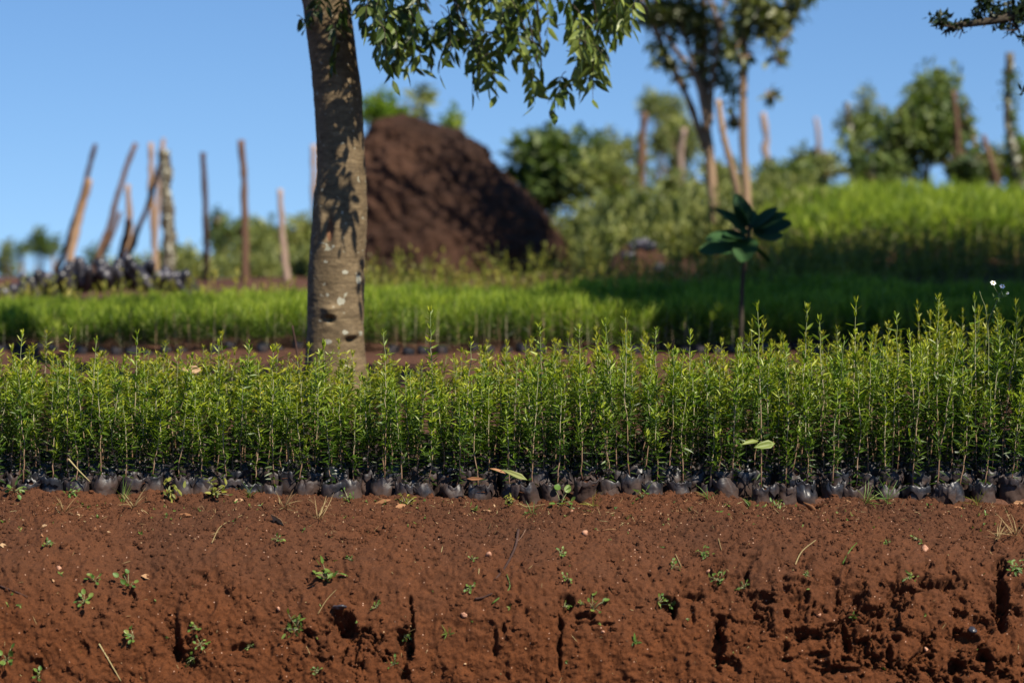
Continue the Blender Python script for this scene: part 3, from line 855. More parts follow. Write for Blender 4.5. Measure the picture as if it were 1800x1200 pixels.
# ------------------------------------------------------------------ second bed: feathery seedlings
def feather_bed(name, x0, x1, y0, y1, dens, hmin, hmax, seed, label, cat, mats, nb=26, bl=0.055, bw=0.004, bags=True, edge=None, wscale=1.0):
    rg = np.random.default_rng(seed)
    N = int((x1 - x0) * (y1 - y0) * dens)
    X = rg.uniform(x0, x1, N); Y = rg.uniform(y0, y1, N)
    if edge is not None:
        k = edge(X, Y); X, Y = X[k], Y[k]; N = len(X)
    Z = np.array([down(a, b_) for a, b_ in zip(X, Y)])
    clump = 0.5 + 0.5 * fbm(X * 2.2, Y * 2.2, 0, 3, seed)
    H = hmin + (hmax - hmin) * np.clip(0.75 * rg.random(N) + 0.35 * clump - 0.05, 0, 1.15)
    mb = MB()
    zb = 0.06 if bags else 0.0
    f = rg.random((N, nb)) ** 1.0
    f[:, 0] = 1
    az = rg.random((N, nb)) * 6.283
    el = 0.35 + 0.85 * f + rg.normal(size=(N, nb)) * 0.2
    H = H * (1 + 0.13 * fbm(X * 3.3, Y * 3.3, 2, 2, seed + 4)) * np.where((X < -1.0) & (Y < 14), 1 - 0.22 * np.clip((-1.0 - X) / 1.3, 0, 1), 1)
    ptint = 0.24 * fbm(X * 2.8, Y * 2.8, 5, 3, seed + 6) + 0.13 * rg.normal(size=N)
    lean = rg.normal(size=(N, 2)) * 0.06
    zl = zb * 0.6 + f * (H[:, None] - zb) * 0.95
    p = np.stack([X[:, None] + lean[:, :1] * zl, Y[:, None] + lean[:, 1:] * zl, Z[:, None] + zl], -1)
    d = np.stack([np.cos(az) * np.cos(el), np.sin(az) * np.cos(el), np.sin(el)], -1)
    L = bl * (0.6 + 0.8 * rg.random((N, nb)))
    tint = np.clip(0.08 + 0.66 * f + ptint[:, None] + 0.18 * rg.normal(size=(N, nb)), 0, 1)  # darker towards the foot: shade between the rows put into the leaf colour
    nn = rand_dir(N * nb, rg)
    add_leaves(mb, p.reshape(-1, 3), d.reshape(-1, 3), nn, L.ravel(), bw * wscale * (0.7 + 0.6 * rg.random(N * nb)), tint.ravel(), 0, detail=False, curl=0.0, wide=0.45)
    # stems as thin blades
    top = np.stack([lean[:, 0] * H, lean[:, 1] * H, H], -1)
    bp = np.stack([X, Y, Z], -1)
    add_leaves(mb, bp, top, rand_dir(N, rg), H, 0.004, np.clip(0.45 + 0.2 * rg.normal(size=N), 0, 1), 1, detail=False, curl=0.0)
    if bags:
        for fx in np.arange(x0, x1, 0.075):
            for fy in (y0 - 0.02, y0 + 0.05):
                a, b_ = fx + rg.normal() * 0.006, fy + rg.normal() * 0.008
                if rg.random() < 0.35: continue
                if edge is not None and not edge(np.array([a]), np.array([max(b_, y0)]))[0]: continue
                gzv = down(a, b_)
                hh = 0.015 + 0.02 * rg.random()
                Vv, Qq, Tt = tube([(a, b_, gzv - 0.02), (a, b_, gzv + hh * .5), (a + .004, b_, gzv + hh)], [0.026, 0.030, 0.027], 9)
                mb.add(Vv, Qq, Tt, 0.5, 2)
    o = link(name, mb.mesh(name, mats, smooth=False))
    tag(o, label, cat, kind='stuff')
    return o

feather_bed('seedling_bed', -2.95, 3.1, 11.2, 13.15, 470, 0.175, 0.25, 5, 'bright feathery seedlings massed in the bed beyond the tree', 'seedlings',
            [M['leaf_bed'], M['stem'], M['bag']], nb=60, bw=0.0032)
feather_bed('seedling_bed', 1.75, 5.6, 16.0, 19.2, 190, 0.22, 0.34, 6, 'taller bright green seedlings massed on the rise at the right', 'seedlings',
            [M['leaf_bed'], M['stem'], M['bag']], nb=36, bl=0.09, bw=0.007, edge=lambda X, Y: X > 1.75 + 0.10 * (Y - 16) + 0.15 * np.sin(Y * 5))

# yellowing weeds with upright spikes behind the second bed
def weeds(name, region, N, hr, mats, label, seed, bl=0.03, bw=0.010, nb=18, tint0=0.5):
    rg = np.random.default_rng(seed)
    x0, x1, y0, y1 = region
    X = rg.uniform(x0, x1, N); Y = rg.uniform(y0, y1, N)
    Z = np.array([down(a, b_) for a, b_ in zip(X, Y)])
    H = hr[0] + (hr[1] - hr[0]) * rg.random(N) ** 2.2
    lean = rg.normal(size=(N, 2)) * 0.1
    f = 0.15 + 0.85 * rg.random((N, nb)); az = rg.random((N, nb)) * 6.283; el = 0.2 + 0.9 * f + 0.2 * rg.normal(size=(N, nb))
    zl = f * H[:, None]
    p = np.stack([X[:, None] + lean[:, :1] * zl, Y[:, None] + lean[:, 1:] * zl, Z[:, None] + zl], -1)
    d = np.stack([np.cos(az) * np.cos(el), np.sin(az) * np.cos(el), np.sin(el)], -1)
    mb = MB()
    pt = rg.normal(size=(N, 1)) * 0.22
    add_leaves(mb, p.reshape(-1, 3), d.reshape(-1, 3), rand_dir(N * nb, rg), bl * (0.6 + 0.8 * rg.random(N * nb)), bw, np.clip(tint0 + pt + 0.15 * rg.normal(size=(N, nb)), 0, 1).ravel(), 0, detail=False, curl=0.1)
    top = np.stack([lean[:, 0] * H, lean[:, 1] * H, H], -1)
    add_leaves(mb, np.stack([X, Y, Z], -1), top, rand_dir(N, rg), H * 1.02, 0.006, np.clip(0.4 + 0.2 * rg.normal(size=N), 0, 1), 0, detail=False, curl=0.0)
    o = link(name, mb.mesh(name, mats, smooth=False))
    tag(o, label, 'weeds', kind='stuff')

weeds('weeds', (-0.9, 2.2, 13.2, 15.4), 1000, (0.10, 0.38), [M['leaf_yellow']], 'yellowing upright weeds between the second bed and the mound', 31)
weeds('weeds', (-2.9, 1.9, 13.15, 13.8), 330, (0.16, 0.30), [M['leaf_yellow']], 'yellow tipped weeds lining the back of the second bed', 32, tint0=0.65)
weeds('weeds', (1.2, 4.6, 14.2, 16.0), 1300, (0.12, 0.30), [M['leaf_yellow']], 'olive weeds below the tall grass on the right rise', 33, tint0=0.3)
weeds('undergrowth', (0.5, 2.4, 17.5, 21.5), 1100, (0.15, 0.45), [M['leaf_pale']], 'pale green undergrowth around the slender trees', 34, bl=0.07, bw=0.022, nb=26, tint0=0.5)
weeds('undergrowth', (-3.0, 0.0, 20.5, 25), 900, (0.08, 0.30), [M['leaf_pale']], 'pale green undergrowth behind the leaning poles', 35, bl=0.06, bw=0.02, nb=20, tint0=0.45)

# ------------------------------------------------------------------ the dark mound of earth
def make_mound(name, Y, rows, ry_k, label, mat, seed, amp=0.07, N=150, nseg=260):
    """rows: (py, px_left, px_right) from the top down"""
    z = np.array([P(0, r_[0], Y).z for r_ in rows]); xl = np.array([P(r_[1], 600, Y).x for r_ in rows]); xr = np.array([P(r_[2], 600, Y).x for r_ in rows])
    tt = np.linspace(0, 1, len(rows)); u = np.linspace(0, 1, N)
    z = np.interp(u, tt, z); xl = np.interp(u, tt, xl); xr = np.interp(u, tt, xr)
    for a in (z, xl, xr):
        a[1:-1] = np.convolve(np.pad(a, 4, 'edge'), np.ones(9) / 9, 'valid')[1:-1]
    cx, rx = (xl + xr) / 2, (xr - xl) / 2
    th = np.arange(nseg) / nseg * 2 * math.pi
    CX = cx[:, None]; RX = rx[:, None]
    X = CX + RX * np.cos(th); YY = Y + ry_k * RX * np.sin(th); Z = z[:, None] * np.ones((1, nseg))
    dsp = amp * fbm(X * 2.6, YY * 2.6, Z * 2.6, 4, seed) - 0.0 * amp * np.clip(1 - 4.5 * np.abs(vnoise(np.cos(th)[None] * 3.2, np.sin(th)[None] * 3.2, Z * 0.9, seed + 9)), 0, 1) + 0.030 * (amp > 0.021) * fbm(X * 9, YY * 9, Z * 9, 4, seed + 30, 0.7) + amp * 0.55 * fbm(X * 13, YY * 13, Z * 13, 3, seed + 3)
    w = np.clip(RX / 0.35, 0, 1)
    X = X + dsp * np.cos(th) * w; YY = YY + dsp * np.sin(th) * w; Z = Z + dsp * 0.5
    V = np.stack([X, YY, Z], -1).reshape(-1, 3)
    i = np.arange(N - 1)[:, None] * nseg; j = np.arange(nseg)[None]; j2 = (j + 1) % nseg
    Q = np.stack([i + j, i + nseg + j, i + nseg + j2, i + j2], -1).reshape(-1, 4)
    V = np.concatenate([V, [[cx[0], Y, V[:nseg, 2].mean() + 0.01]]])
    T = np.stack([np.full(nseg, N * nseg), np.arange(nseg), (np.arange(nseg) + 1) % nseg], -1)
    o = link(name, mesh_np(name, V, Q, T, mats=[mat]))
    tag(o, label, 'mound')
    return o

make_mound('soil_mound', 20.0, [(203, 706, 712), (205, 695, 730), (209, 680, 748), (216, 664, 768), (227, 652, 795), (242, 642, 824), (262, 632, 850), (285, 620, 872), (320, 606, 908), (365, 588, 946), (402, 576, 974), (440, 568, 1002), (475, 562, 1030), (505, 558, 1030), (540, 556, 1050)],
           0.85, 'large dark brown mound of earth behind the tree trunk', M['soil_dark'], 3, amp=0.022)
make_mound('soil_heap', 16.6, [(422, 1116, 1126), (428, 1102, 1140), (440, 1085, 1158), (456, 1070, 1176), (480, 1060, 1190)],
           0.8, 'small reddish heap of earth right of the big mound', M['soil_dark'], 8, amp=0.02, N=40, nseg=80)

# ------------------------------------------------------------------ posts and poles
def post(pts, w, Y, mat, label, name='wooden_post', taper=0.8, crook=0.9, group='rough wooden posts', knots=0, seed=0, extra=None):
    """pts top -> base in photograph pixels, w width in pixels"""
    rg = np.random.default_rng(seed + int(pts[0][0]))
    path = np.array([P(a, b_, Y) for a, b_ in pts[::-1]])
    zb = down(path[0, 0], Y)
    d = path[0] - path[1]; d /= np.linalg.norm(d)
    if path[0, 2] > zb - 0.05:
        path = np.concatenate([[path[0] + d * (path[0, 2] - zb + 0.06) / max(-d[2], 0.3)], path])
    pth = bez(path, 26)
    r = px_scale(Y) * w / 2
    pth[1:-1, :2] += np.cumsum(rg.normal(size=(24, 2)) * r * 0.10 * crook * 2, 0) * np.sin(np.linspace(0, math.pi, 24))[:, None]
    R = r * np.linspace(1.08, taper, 26) * (1 + 0.10 * rg.normal(size=26))
    bmp = lambda u, th: 1 + 0.10 * vnoise(np.cos(th) * 1.6, np.sin(th) * 1.6, u * 9 + seed, seed + 3)
    V, Q, T = tube(pth, R, 14, True, bmp)
    base = pth[0]
    V = V - base
    o = link(name, mesh_np(name, V, Q, T, mats=[mat]), loc=tuple(base))
    tag(o, label, 'post', group)
    return o

post([(168, 253), (140, 350), (98, 478)], 10, 20.0, M['wood_dark'], 'thin dark pole leaning right, leftmost of all the poles', seed=1)
post([(157, 314), (140, 390), (118, 478)], 16, 19.8, M['wood_tan'], 'short tan pole leaning beside the leftmost dark pole', seed=2)
post([(239, 252), (205, 330), (182, 410), (170, 472)], 11, 20.2, M['wood_brown'], 'long brown curved pole leaning right above the bag stack', seed=3)
post([(212, 372), (190, 430), (160, 474)], 9, 20.5, M['wood_brown'], 'lower brown pole crossing the foot of the long curved one', seed=31)
post([(225, 324), (221, 400), (215, 470)], 12, 20.6, M['wood_tan'], 'short pale tan pole behind the slanting dark brown one', seed=4)
post([(227, 385), (220, 420), (214, 466)], 14, 20.0, M['wood_dark'], 'stubby dark stick leaning on the foot of the short pale pole', seed=5)
post([(284, 280), (255, 370), (218, 468)], 11, 19.6, M['wood_dark'], 'dark brown pole leaning right against the thick lichen post', seed=6)
post([(265, 251), (268, 350), (275, 482)], 11, 19.9, M['wood_tan'], 'straight tan pole just left of the thick lichen post', seed=7)
post([(288, 264), (293, 340), (300, 410), (297, 492)], 23, 19.2, M['wood_bark'], 'thick grey post with rough lichen covered bark', taper=0.92, seed=8)
post([(287, 243), (286, 262), (285, 275)], 9, 19.5, M['wood_pale'], 'pale peeled pole end showing above the thick lichen post', seed=9)
post([(357, 268), (356, 380), (357, 500)], 11, 19.5, M['wood_dark'], 'upright dark reddish post standing alone right of the lichen post', seed=10)
post([(424, 246), (425, 350), (428, 506)], 14, 19.0, M['wood_brown'], 'tall upright brown post with a flat top', seed=11)
post([(492, 332), (497, 420), (505, 505)], 12, 19.4, M['wood_pale'], 'short pale pinkish post between the tall brown post and trunk', seed=12)
post([(551, 254), (553, 350), (556, 500)], 12, 21.0, M['wood_pale'], 'pale post mostly hidden behind the tree trunk', seed=13)
post([(1134, 198), (1124, 250), (1127, 340), (1127, 420)], 15, 23.0, M['wood_brown'], 'crooked brown post at the left of the slender trees', crook=1.2, seed=14)
post([(1202, 225), (1200, 300), (1200, 400)], 12, 24.0, M['wood_pale'], 'pale post seen behind the forking slender tree', seed=15)
post([(1341, 198), (1345, 260), (1347, 330)], 15, 23.0, M['wood_pale'], 'thick pale post right of the slender trees', seed=16)
post([(1434, 207), (1437, 260), (1438, 330)], 9, 27.0, M['wood_pale'], 'thin faint post left of the large bush', seed=17)
post([(1488, 180), (1492, 250), (1496, 360)], 13, 22.0, M['wood_bark'], 'grey brown post at the left edge of the large bush', seed=18)
post([(1677, 160), (1680, 240), (1682, 340)], 10, 21.5, M['wood_brown'], 'reddish post rising out of the right side of the large bush', seed=19)
post([(1702, 203), (1708, 240), (1722, 330)], 9, 22.0, M['wood_pale'], 'thin pale pole leaning right of the large bush', seed=20)
post([(1728, 238), (1742, 275), (1756, 340)], 11, 21.0, M['wood_brown'], 'short brown stub leaning left before the ivied post', seed=21)
ivp = post([(1775, 93), (1777, 180), (1783, 240), (1797, 330), (1800, 380)], 17, 19.5, M['wood_bark'], 'tall post wrapped in ivy near the right edge', name='ivied_post', group=None, seed=22)
mb = MB(); rg = np.random.default_rng(9)
N = 420; f = rg.random(N); py_ = 118 + 220 * f ** 1.3
cxp = np.interp(py_, [93, 180, 240, 330], [1775, 1777, 1783, 1797]) + rg.normal(size=N) * np.interp(py_, [110, 140, 175, 200, 330], [3, 9, 9, 5, 4])
pp = np.array([P(a, b_, 19.5 + rg.normal() * 0.04) for a, b_ in zip(cxp, py_)]) - np.array(ivp.location)
add_leaves(mb, pp, rand_dir(N, rg, -0.6), rand_dir(N, rg), 0.035, 0.026, rg.random(N) * 0.8, curl=0.1)
link('ivy', mb.mesh('ivy', [M['leaf_bush']], False), ivp)

# thin cane standing left of the trunk among the seedlings
pth = bez([P(528, 700, 8.6), P(522, 620, 8.6), P(514, 572, 8.6)], 10)
o = link('cane', mesh_np('cane', *tube(pth - pth[0], np.linspace(0.0045, 0.003, 10), 7), mats=[M['wood_dark']]), loc=tuple(pth[0])); tag(o, 'thin dark cane standing left of the tree trunk', 'cane')

# ------------------------------------------------------------------ stack of old bags at the left
def far_bag(px, py, Y, w, hpx, tilt, seed, label, parent=None, tiltx=0.4):
    rg = np.random.default_rng(seed)
    c = P(px, py, Y)
    r = px_scale(Y) * w / 2; H = px_scale(Y) * hpx
    n = 12
    z = np.linspace(0, H, n)
    path = np.stack([0 * z, 0 * z, z], -1)
    R = r * np.array([.75, .96, 1, 1.02, 1, 1.03, 1.0, 1.02, .99, .95, .82, .45])
    bmp = lambda u, th: 1 + 0.16 * fbm(np.cos(th) * 1.8 + seed, np.sin(th) * 1.8, u * 4, 3, seed)
    V, Q, T = tube(path, R, 18, True, bmp)
    o = link('nursery_bag', mesh_np('nursery_bag', V, Q, T, mats=[M['bag_far']]), loc=tuple(c))
    o.rotation_euler = (tiltx + rg.normal() * 0.15, tilt, rg.random())
    tag(o, label, 'bag', 'old nursery bags heaped left of the poles')
for k in range(66):
    u = (k + 0.5) / 66
    px_ = 25 + 325 * u + RNG.normal() * 4
    ytop = float(np.interp(px_, [20, 60, 110, 150, 240, 300, 350], [522, 498, 486, 474, 466, 482, 494]))
    py_ = ytop + 34 + (k % 2) * 10 - 8 + RNG.normal() * 3
    lab = 'purple grey bag in the loose heap behind the second bed'
    far_bag(px_, py_, 14.0 + 0.12 * (k % 3), 17 + 5 * RNG.random(), 46 + 8 * RNG.random(), -0.55 + RNG.normal() * 0.15, 400 + k, lab)
for k, (a, b_) in enumerate([(1108, 438), (1120, 432), (1131, 436), (1094, 452), (1150, 470)]):
    far_bag(a, b_, 16.1, 18, 24, 0.9 + 0.2 * k, 480 + k, ['dark plastic bag on the left slope of the small heap', 'dark plastic bag on top of the small heap', 'dark plastic bag on the right shoulder of the small heap', 'dark plastic bag at the left foot of the small heap', 'dark plastic bag at the right foot of the small heap'][k])

# ------------------------------------------------------------------ bushes and trees
def blob_leaves(mb, c, rad, n, size, rg, tint=(0.1, 0.9), clumps=9, aspect=0.45, hang=0.0, wire=None):
    """leaves in clumps through an ellipsoid"""
    c = np.array(c); rad = np.array(rad)
    cl = rand_dir(clumps, rg) * rg.random((clumps, 1)) ** 0.45 * 0.85
    ct = rg.random(clumps)
    which = rg.integers(clumps, size=n)
    off = rand_dir(n, rg) * (rg.random((n, 1)) ** 0.5) * (0.42 if clumps > 5 else 0.6)
    q = cl[which] + off
    p = c + q * rad
    d = rand_dir(n, rg) + off * 0.8; d[:, 2] -= hang
    ti = tint[0] + (tint[1] - tint[0]) * np.clip(0.5 * ct[which] + 0.5 * rg.random(n), 0, 1)
    add_leaves(mb, p, d, rand_dir(n, rg, 0.8), size * (0.6 + 0.8 * rg.random(n)), size * aspect * (0.7 + 0.6 * rg.random(n)), ti, detail=False, curl=0.15)

def bush(name, px, py, rx, ry, Y, mat, label, n, size, seed, clumps=12, cat='bush', depth=1.0, stems=4, tint=(0.05, 0.95), hang=0.0, group=None, wood='bark_far'):
    rg = np.random.default_rng(seed)
    c = P(px, py, Y); k = px_scale(Y)
    zb = down(c.x, Y)
    t_ = root(name, (c.x, Y, zb), label, cat, group)
    mb = MB()
    blob_leaves(mb, (0, 0, c.z - zb), (rx * k, rx * k * depth, ry * k), n, size, rg, tint, clumps, hang=hang)
    link('foliage', mb.mesh('foliage', [mat], False), t_)
    sb = MB()
    for s_ in range(stems):
        e = rand_dir(1, rg, 1.2)[0] * np.array([rx, rx * depth, ry]) * k * 0.6
        a = np.array([rg.normal() * 0.04, rg.normal() * 0.04, -0.03]); e = e + np.array([0, 0, c.z - zb])
        mid = (a + e) / 2 + rg.normal(size=3) * 0.05 * rx * k
        sb.add(*tube(bez([a, mid, e], 10), np.linspace(0.018, 0.006, 10), 7))
        for q in range(2):
            e2 = e + rand_dir(1, rg)[0] * rx * k * 0.4
            sb.add(*tube(bez([mid, (mid + e2) / 2 + 0.03, e2], 6), np.linspace(0.009, 0.003, 6), 5))
    link('stem', sb.mesh('stem', [M[wood]]), t_)
    return t_

bush('shrub', 690, 205, 58, 50, 24.0, M['leaf_bed'], 'bright green shrub peeping over the top of the mound', 900, 0.10, 51)
bush('shrub', 795, 222, 28, 30, 24.5, M['leaf_bed'], 'small wispy shrub right of the mound top', 130, 0.09, 52, clumps=5)
bush('shrub', 740, 195, 22, 40, 25, M['leaf_pale'], 'thin grassy shrub above the mound top', 60, 0.14, 53, clumps=4)
bush('bush', 975, 305, 92, 92, 22.0, M['leaf_bush'], 'dense dark green bush right of the mound', 2600, 0.12, 54, clumps=26, tint=(0.0, 0.8))
bush('bush', 1060, 345, 70, 80, 21.5, M['leaf_pale'], 'pale arching bush beside the dense dark one', 900, 0.10, 55, clumps=16)
bush('bush', 1160, 220, 58, 55, 33.0, M['leaf_pale'], 'faint feathery olive treetop behind the slender trees', 1500, 0.10, 56, clumps=9)
bush('bush', 1100, 385, 110, 60, 20.5, M['leaf_pale'], 'broad pale green bush at the foot of the slender trees', 1800, 0.09, 57, clumps=24, tint=(0.0, 0.9))
bush('bush', 1000, 420, 60, 55, 21.5, M['leaf_pale'], 'pale low bush at the right foot of the mound', 700, 0.09, 157, clumps=12)
bush('bush', 1190, 330, 60, 60, 23.5, M['leaf_pale'], 'pale bush behind the main slender trunk', 700, 0.10, 58, clumps=12)
bush('bush', 1085, 300, 60, 70, 26.0, M['leaf_pale'], 'tall airy olive bush right behind the dense dark one', 900, 0.10, 171, clumps=18)
bush('bush', 1200, 270, 55, 75, 28.0, M['leaf_pale'], 'tall airy bush behind the forked slender tree', 700, 0.10, 172, clumps=16)
bush('bush', 1275, 320, 45, 60, 24.0, M['leaf_pale'], 'pale bush between the two slender trees', 600, 0.10, 173, clumps=12)
bush('bush', 1445, 285, 45, 40, 27.0, M['leaf_pale'], 'hazy olive bush behind the thin faint post', 500, 0.10, 174, clumps=9)
bush('bush', 1745, 290, 40, 40, 24.0, M['leaf_pale'], 'olive bush between the brown stub and ivied post', 500, 0.10, 175, clumps=9)
bush('bush', 1390, 330, 95, 48, 22.5, M['leaf_bush'], 'low green bush between the slender trees and far grass', 1700, 0.09, 59, clumps=20, tint=(.2, 1))
bush('bush', 1360, 375, 60, 50, 20.0, M['leaf_bush'], 'darker low bush just right of the slender stems', 900, 0.10, 60, clumps=12, tint=(0, .6))
bush('bush', 1440, 300, 50, 28, 25.0, M['leaf_pale'], 'olive low bush under the thin faint post', 500, 0.08, 61, clumps=8)
bush('bush', 1515, 205, 48, 45, 29.0, M['leaf_pale'], 'grey green fuzzy bush left of the large bush', 800, 0.08, 62, clumps=9, tint=(0, .6))
bush('bush', 1570, 255, 95, 72, 22.0, M['leaf_bush'], 'large green bush, its wide left part', 1400, 0.10, 63, clumps=18, tint=(.1, 1))
bush('bush', 1632, 200, 62, 82, 22.2, M['leaf_bush'], 'tall pointed bush standing highest of the right bushes', 1200, 0.10, 64, clumps=16, tint=(.1, 1))
bush('bush', 1680, 240, 62, 66, 21.8, M['leaf_bush'], 'bush at the right shoulder of the tall pointed one', 1000, 0.10, 65, clumps=12, tint=(.1, .9))
bush('bush', 1530, 310, 60, 40, 21.3, M['leaf_bush'], 'low bush behind the far grass under the grey green one', 800, 0.09, 66, clumps=10)
bush('bush', 1695, 300, 40, 38, 21.3, M['leaf_bush'], 'low dark bush between the reddish post and brown stub', 700, 0.09, 67, clumps=9, tint=(0, .5))
bush('bush', 1785, 290, 40, 50, 23.0, M['leaf_bed'], 'bright green bush behind the ivied post', 900, 0.09, 68, clumps=9)
bush('bush', 510, 440, 90, 62, 27.0, M['leaf_pale'], 'yellow green bush behind the short pinkish post', 1900, 0.10, 69, clumps=20, tint=(.2, 1))
bush('bush', 430, 430, 60, 50, 29.0, M['leaf_bush'], 'green bush behind the tall brown post', 1100, 0.10, 70, clumps=14, tint=(.3, 1))
bush('bush', 385, 410, 26, 48, 31.0, M['leaf_bush'], 'small dark upright bush right of the reddish post', 450, 0.10, 71, clumps=7, tint=(0, .5))
bush('bush', 315, 465, 60, 42, 28.0, M['leaf_pale'], 'olive bush behind the thick lichen post', 900, 0.10, 72, clumps=12)
bush('bush', 235, 470, 50, 28, 28.5, M['leaf_bush'], 'low bush behind the crossing poles', 500, 0.09, 73, clumps=8, tint=(.3, 1))
bush('bush', 170, 455, 30, 26, 33, M['leaf_bush'], 'faint bush behind the foot of the leaning poles', 200, 0.10, 74, clumps=5)
for k, (a, b_, rx, ry, lab, n) in enumerate([(68, 428, 22, 26, 'small round treetop far off, the highest at the far left', 240), (92, 435, 12, 18, 'slim treetop just right of the round far one', 60), (38, 440, 14, 16, 'small treetop left of the round far one', 70),
                                    (8, 470, 18, 50, 'hazy tree at the left edge of the view', 260), (45, 485, 40, 26, 'low spreading far trees below the round treetop', 260), (22, 505, 30, 24, 'lowest far bush at the left edge', 200)]):
    bush('distant_tree', a, b_, rx, ry, 40.0 + k, M['leaf_pale'] if k > 2 else M['leaf_bush'], lab, n, 0.15, 80 + k, clumps=6, cat='tree', group='small trees far beyond the poles', stems=3, tint=(.1, .6))

# slender trees in the middle distance
def slender_tree(Y, stems, label, crown, seed, mat, group='slender trees right of the mound', hi=None, leafsize=0.085):
    rg = np.random.default_rng(seed); k = px_scale(Y)
    base = P(stems[0][0][-1][0], stems[0][0][-1][1], Y)
    zb = down(base.x, Y); B = np.array([base.x, Y, zb])
    t_ = root('slender_tree', tuple(B), label, 'tree', group)
    mb = MB()
    for si, (pts, w0, w1) in enumerate(stems):
        pth = np.array([P(a, b_, Y + 0.12 * math.sin(si * 2.1 + i_ * 0.5)) for i_, (a, b_) in enumerate(pts[::-1])]) - B
        if si == 0 or pts[-1][1] >= 330:
            pth = np.concatenate([[[pth[0, 0], pth[0, 1], -0.05]], pth]) if pth[0, 2] > 0.02 else pth
        # carry on above the frame
        if pts[0][1] < 10:
            d = pth[-1] - pth[-2]; d /= np.linalg.norm(d)
            pth = np.concatenate([pth, [pth[-1] + d * 0.7 + np.array([0, 0, .1]), pth[-1] + d * 1.6 + np.array([0, 0, .5])]])
        pp = bez(pth, 30)
        mb.add(*tube(pp, np.linspace(w0 * k / 2, w1 * k / 2, 30) * (1 + 0.08 * rg.normal(size=30)), 10))
    link('trunk', mb.mesh('trunk', [M['bark_far']]), t_)
    cb = MB(); tb = MB()
    for (a, b_, rx, ry, n, cl) in crown:
        c = np.array(P(a, b_, Y)) - B
        blob_leaves(cb, c, (rx * k * 1.1, rx * k, ry * k), int(n * 1.2), leafsize, rg, (0.15, 1.0), cl, aspect=0.4, hang=0.5)
        for q in range(4):
            e = c + rand_dir(1, rg)[0] * np.array([rx, rx * .9, ry]) * k * 0.7
            s0 = c + np.array([0, 0, -ry * k * 0.6])
            tb.add(*tube(bez([s0, (s0 + e) / 2 + rg.normal(size=3) * .03, e], 6), np.linspace(0.010, 0.004, 6), 5))
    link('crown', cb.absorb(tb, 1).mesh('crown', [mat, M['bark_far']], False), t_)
    return t_

slender_tree(18.0, [([(1237, 0), (1236, 100), (1240, 200), (1246, 260), (1252, 330), (1260, 410)], 21, 10),
                    ([(1128, 0), (1150, 50), (1183, 120), (1212, 180), (1240, 262)], 13, 8),
                    ([(1152, 0), (1175, 70), (1205, 110), (1228, 150), (1243, 230)], 11, 6),
                    ([(1218, 0), (1226, 100), (1240, 170)], 9, 6),
                    ([(1190, 0), (1203, 60), (1222, 130), (1236, 190)], 8, 5), ([(1275, 0), (1262, 70), (1252, 150), (1249, 220)], 9, 5)],
             'slender tree forking into several stems, left of the pair',
             [(1150, 15, 40, 45, 230, 9), (1200, 30, 45, 55, 330, 12), (1250, 60, 45, 70, 320, 12), (1175, 80, 40, 50, 90, 6), (1240, 130, 40, 45, 90, 7), (1290, 150, 35, 40, 70, 6),
              (1200, -60, 110, 60, 700, 14), (1160, -200, 150, 100, 480, 18), (1320, -240, 140, 100, 480, 18), (1180, 110, 20, 14, 30, 3), (1355, 165, 10, 12, 30, 2), (1290, 205, 12, 14, 30, 2)], 201, M['leaf_slender'])
slender_tree(17.6, [([(1313, 0), (1309, 60), (1307, 130), (1306, 250), (1312, 330), (1313, 400)], 16, 12),
                    ([(1250, 5), (1268, 50), (1300, 115)], 8, 6),
                    ([(1262, 175), (1272, 240), (1288, 300), (1297, 350)], 15, 10)],
             'slender upright tree with pale bark, right of the forked one',
             [(1330, 20, 50, 40, 330, 12), (1365, 50, 40, 50, 240, 12), (1390, 20, 30, 30, 70, 5), (1310, 80, 35, 40, 100, 6), (1370, 95, 22, 22, 40, 4), (1400, -5, 40, 14, 60, 4),
              (1330, -110, 120, 70, 420, 16), (1260, -330, 150, 90, 420, 16)], 202, M['leaf_slender'])

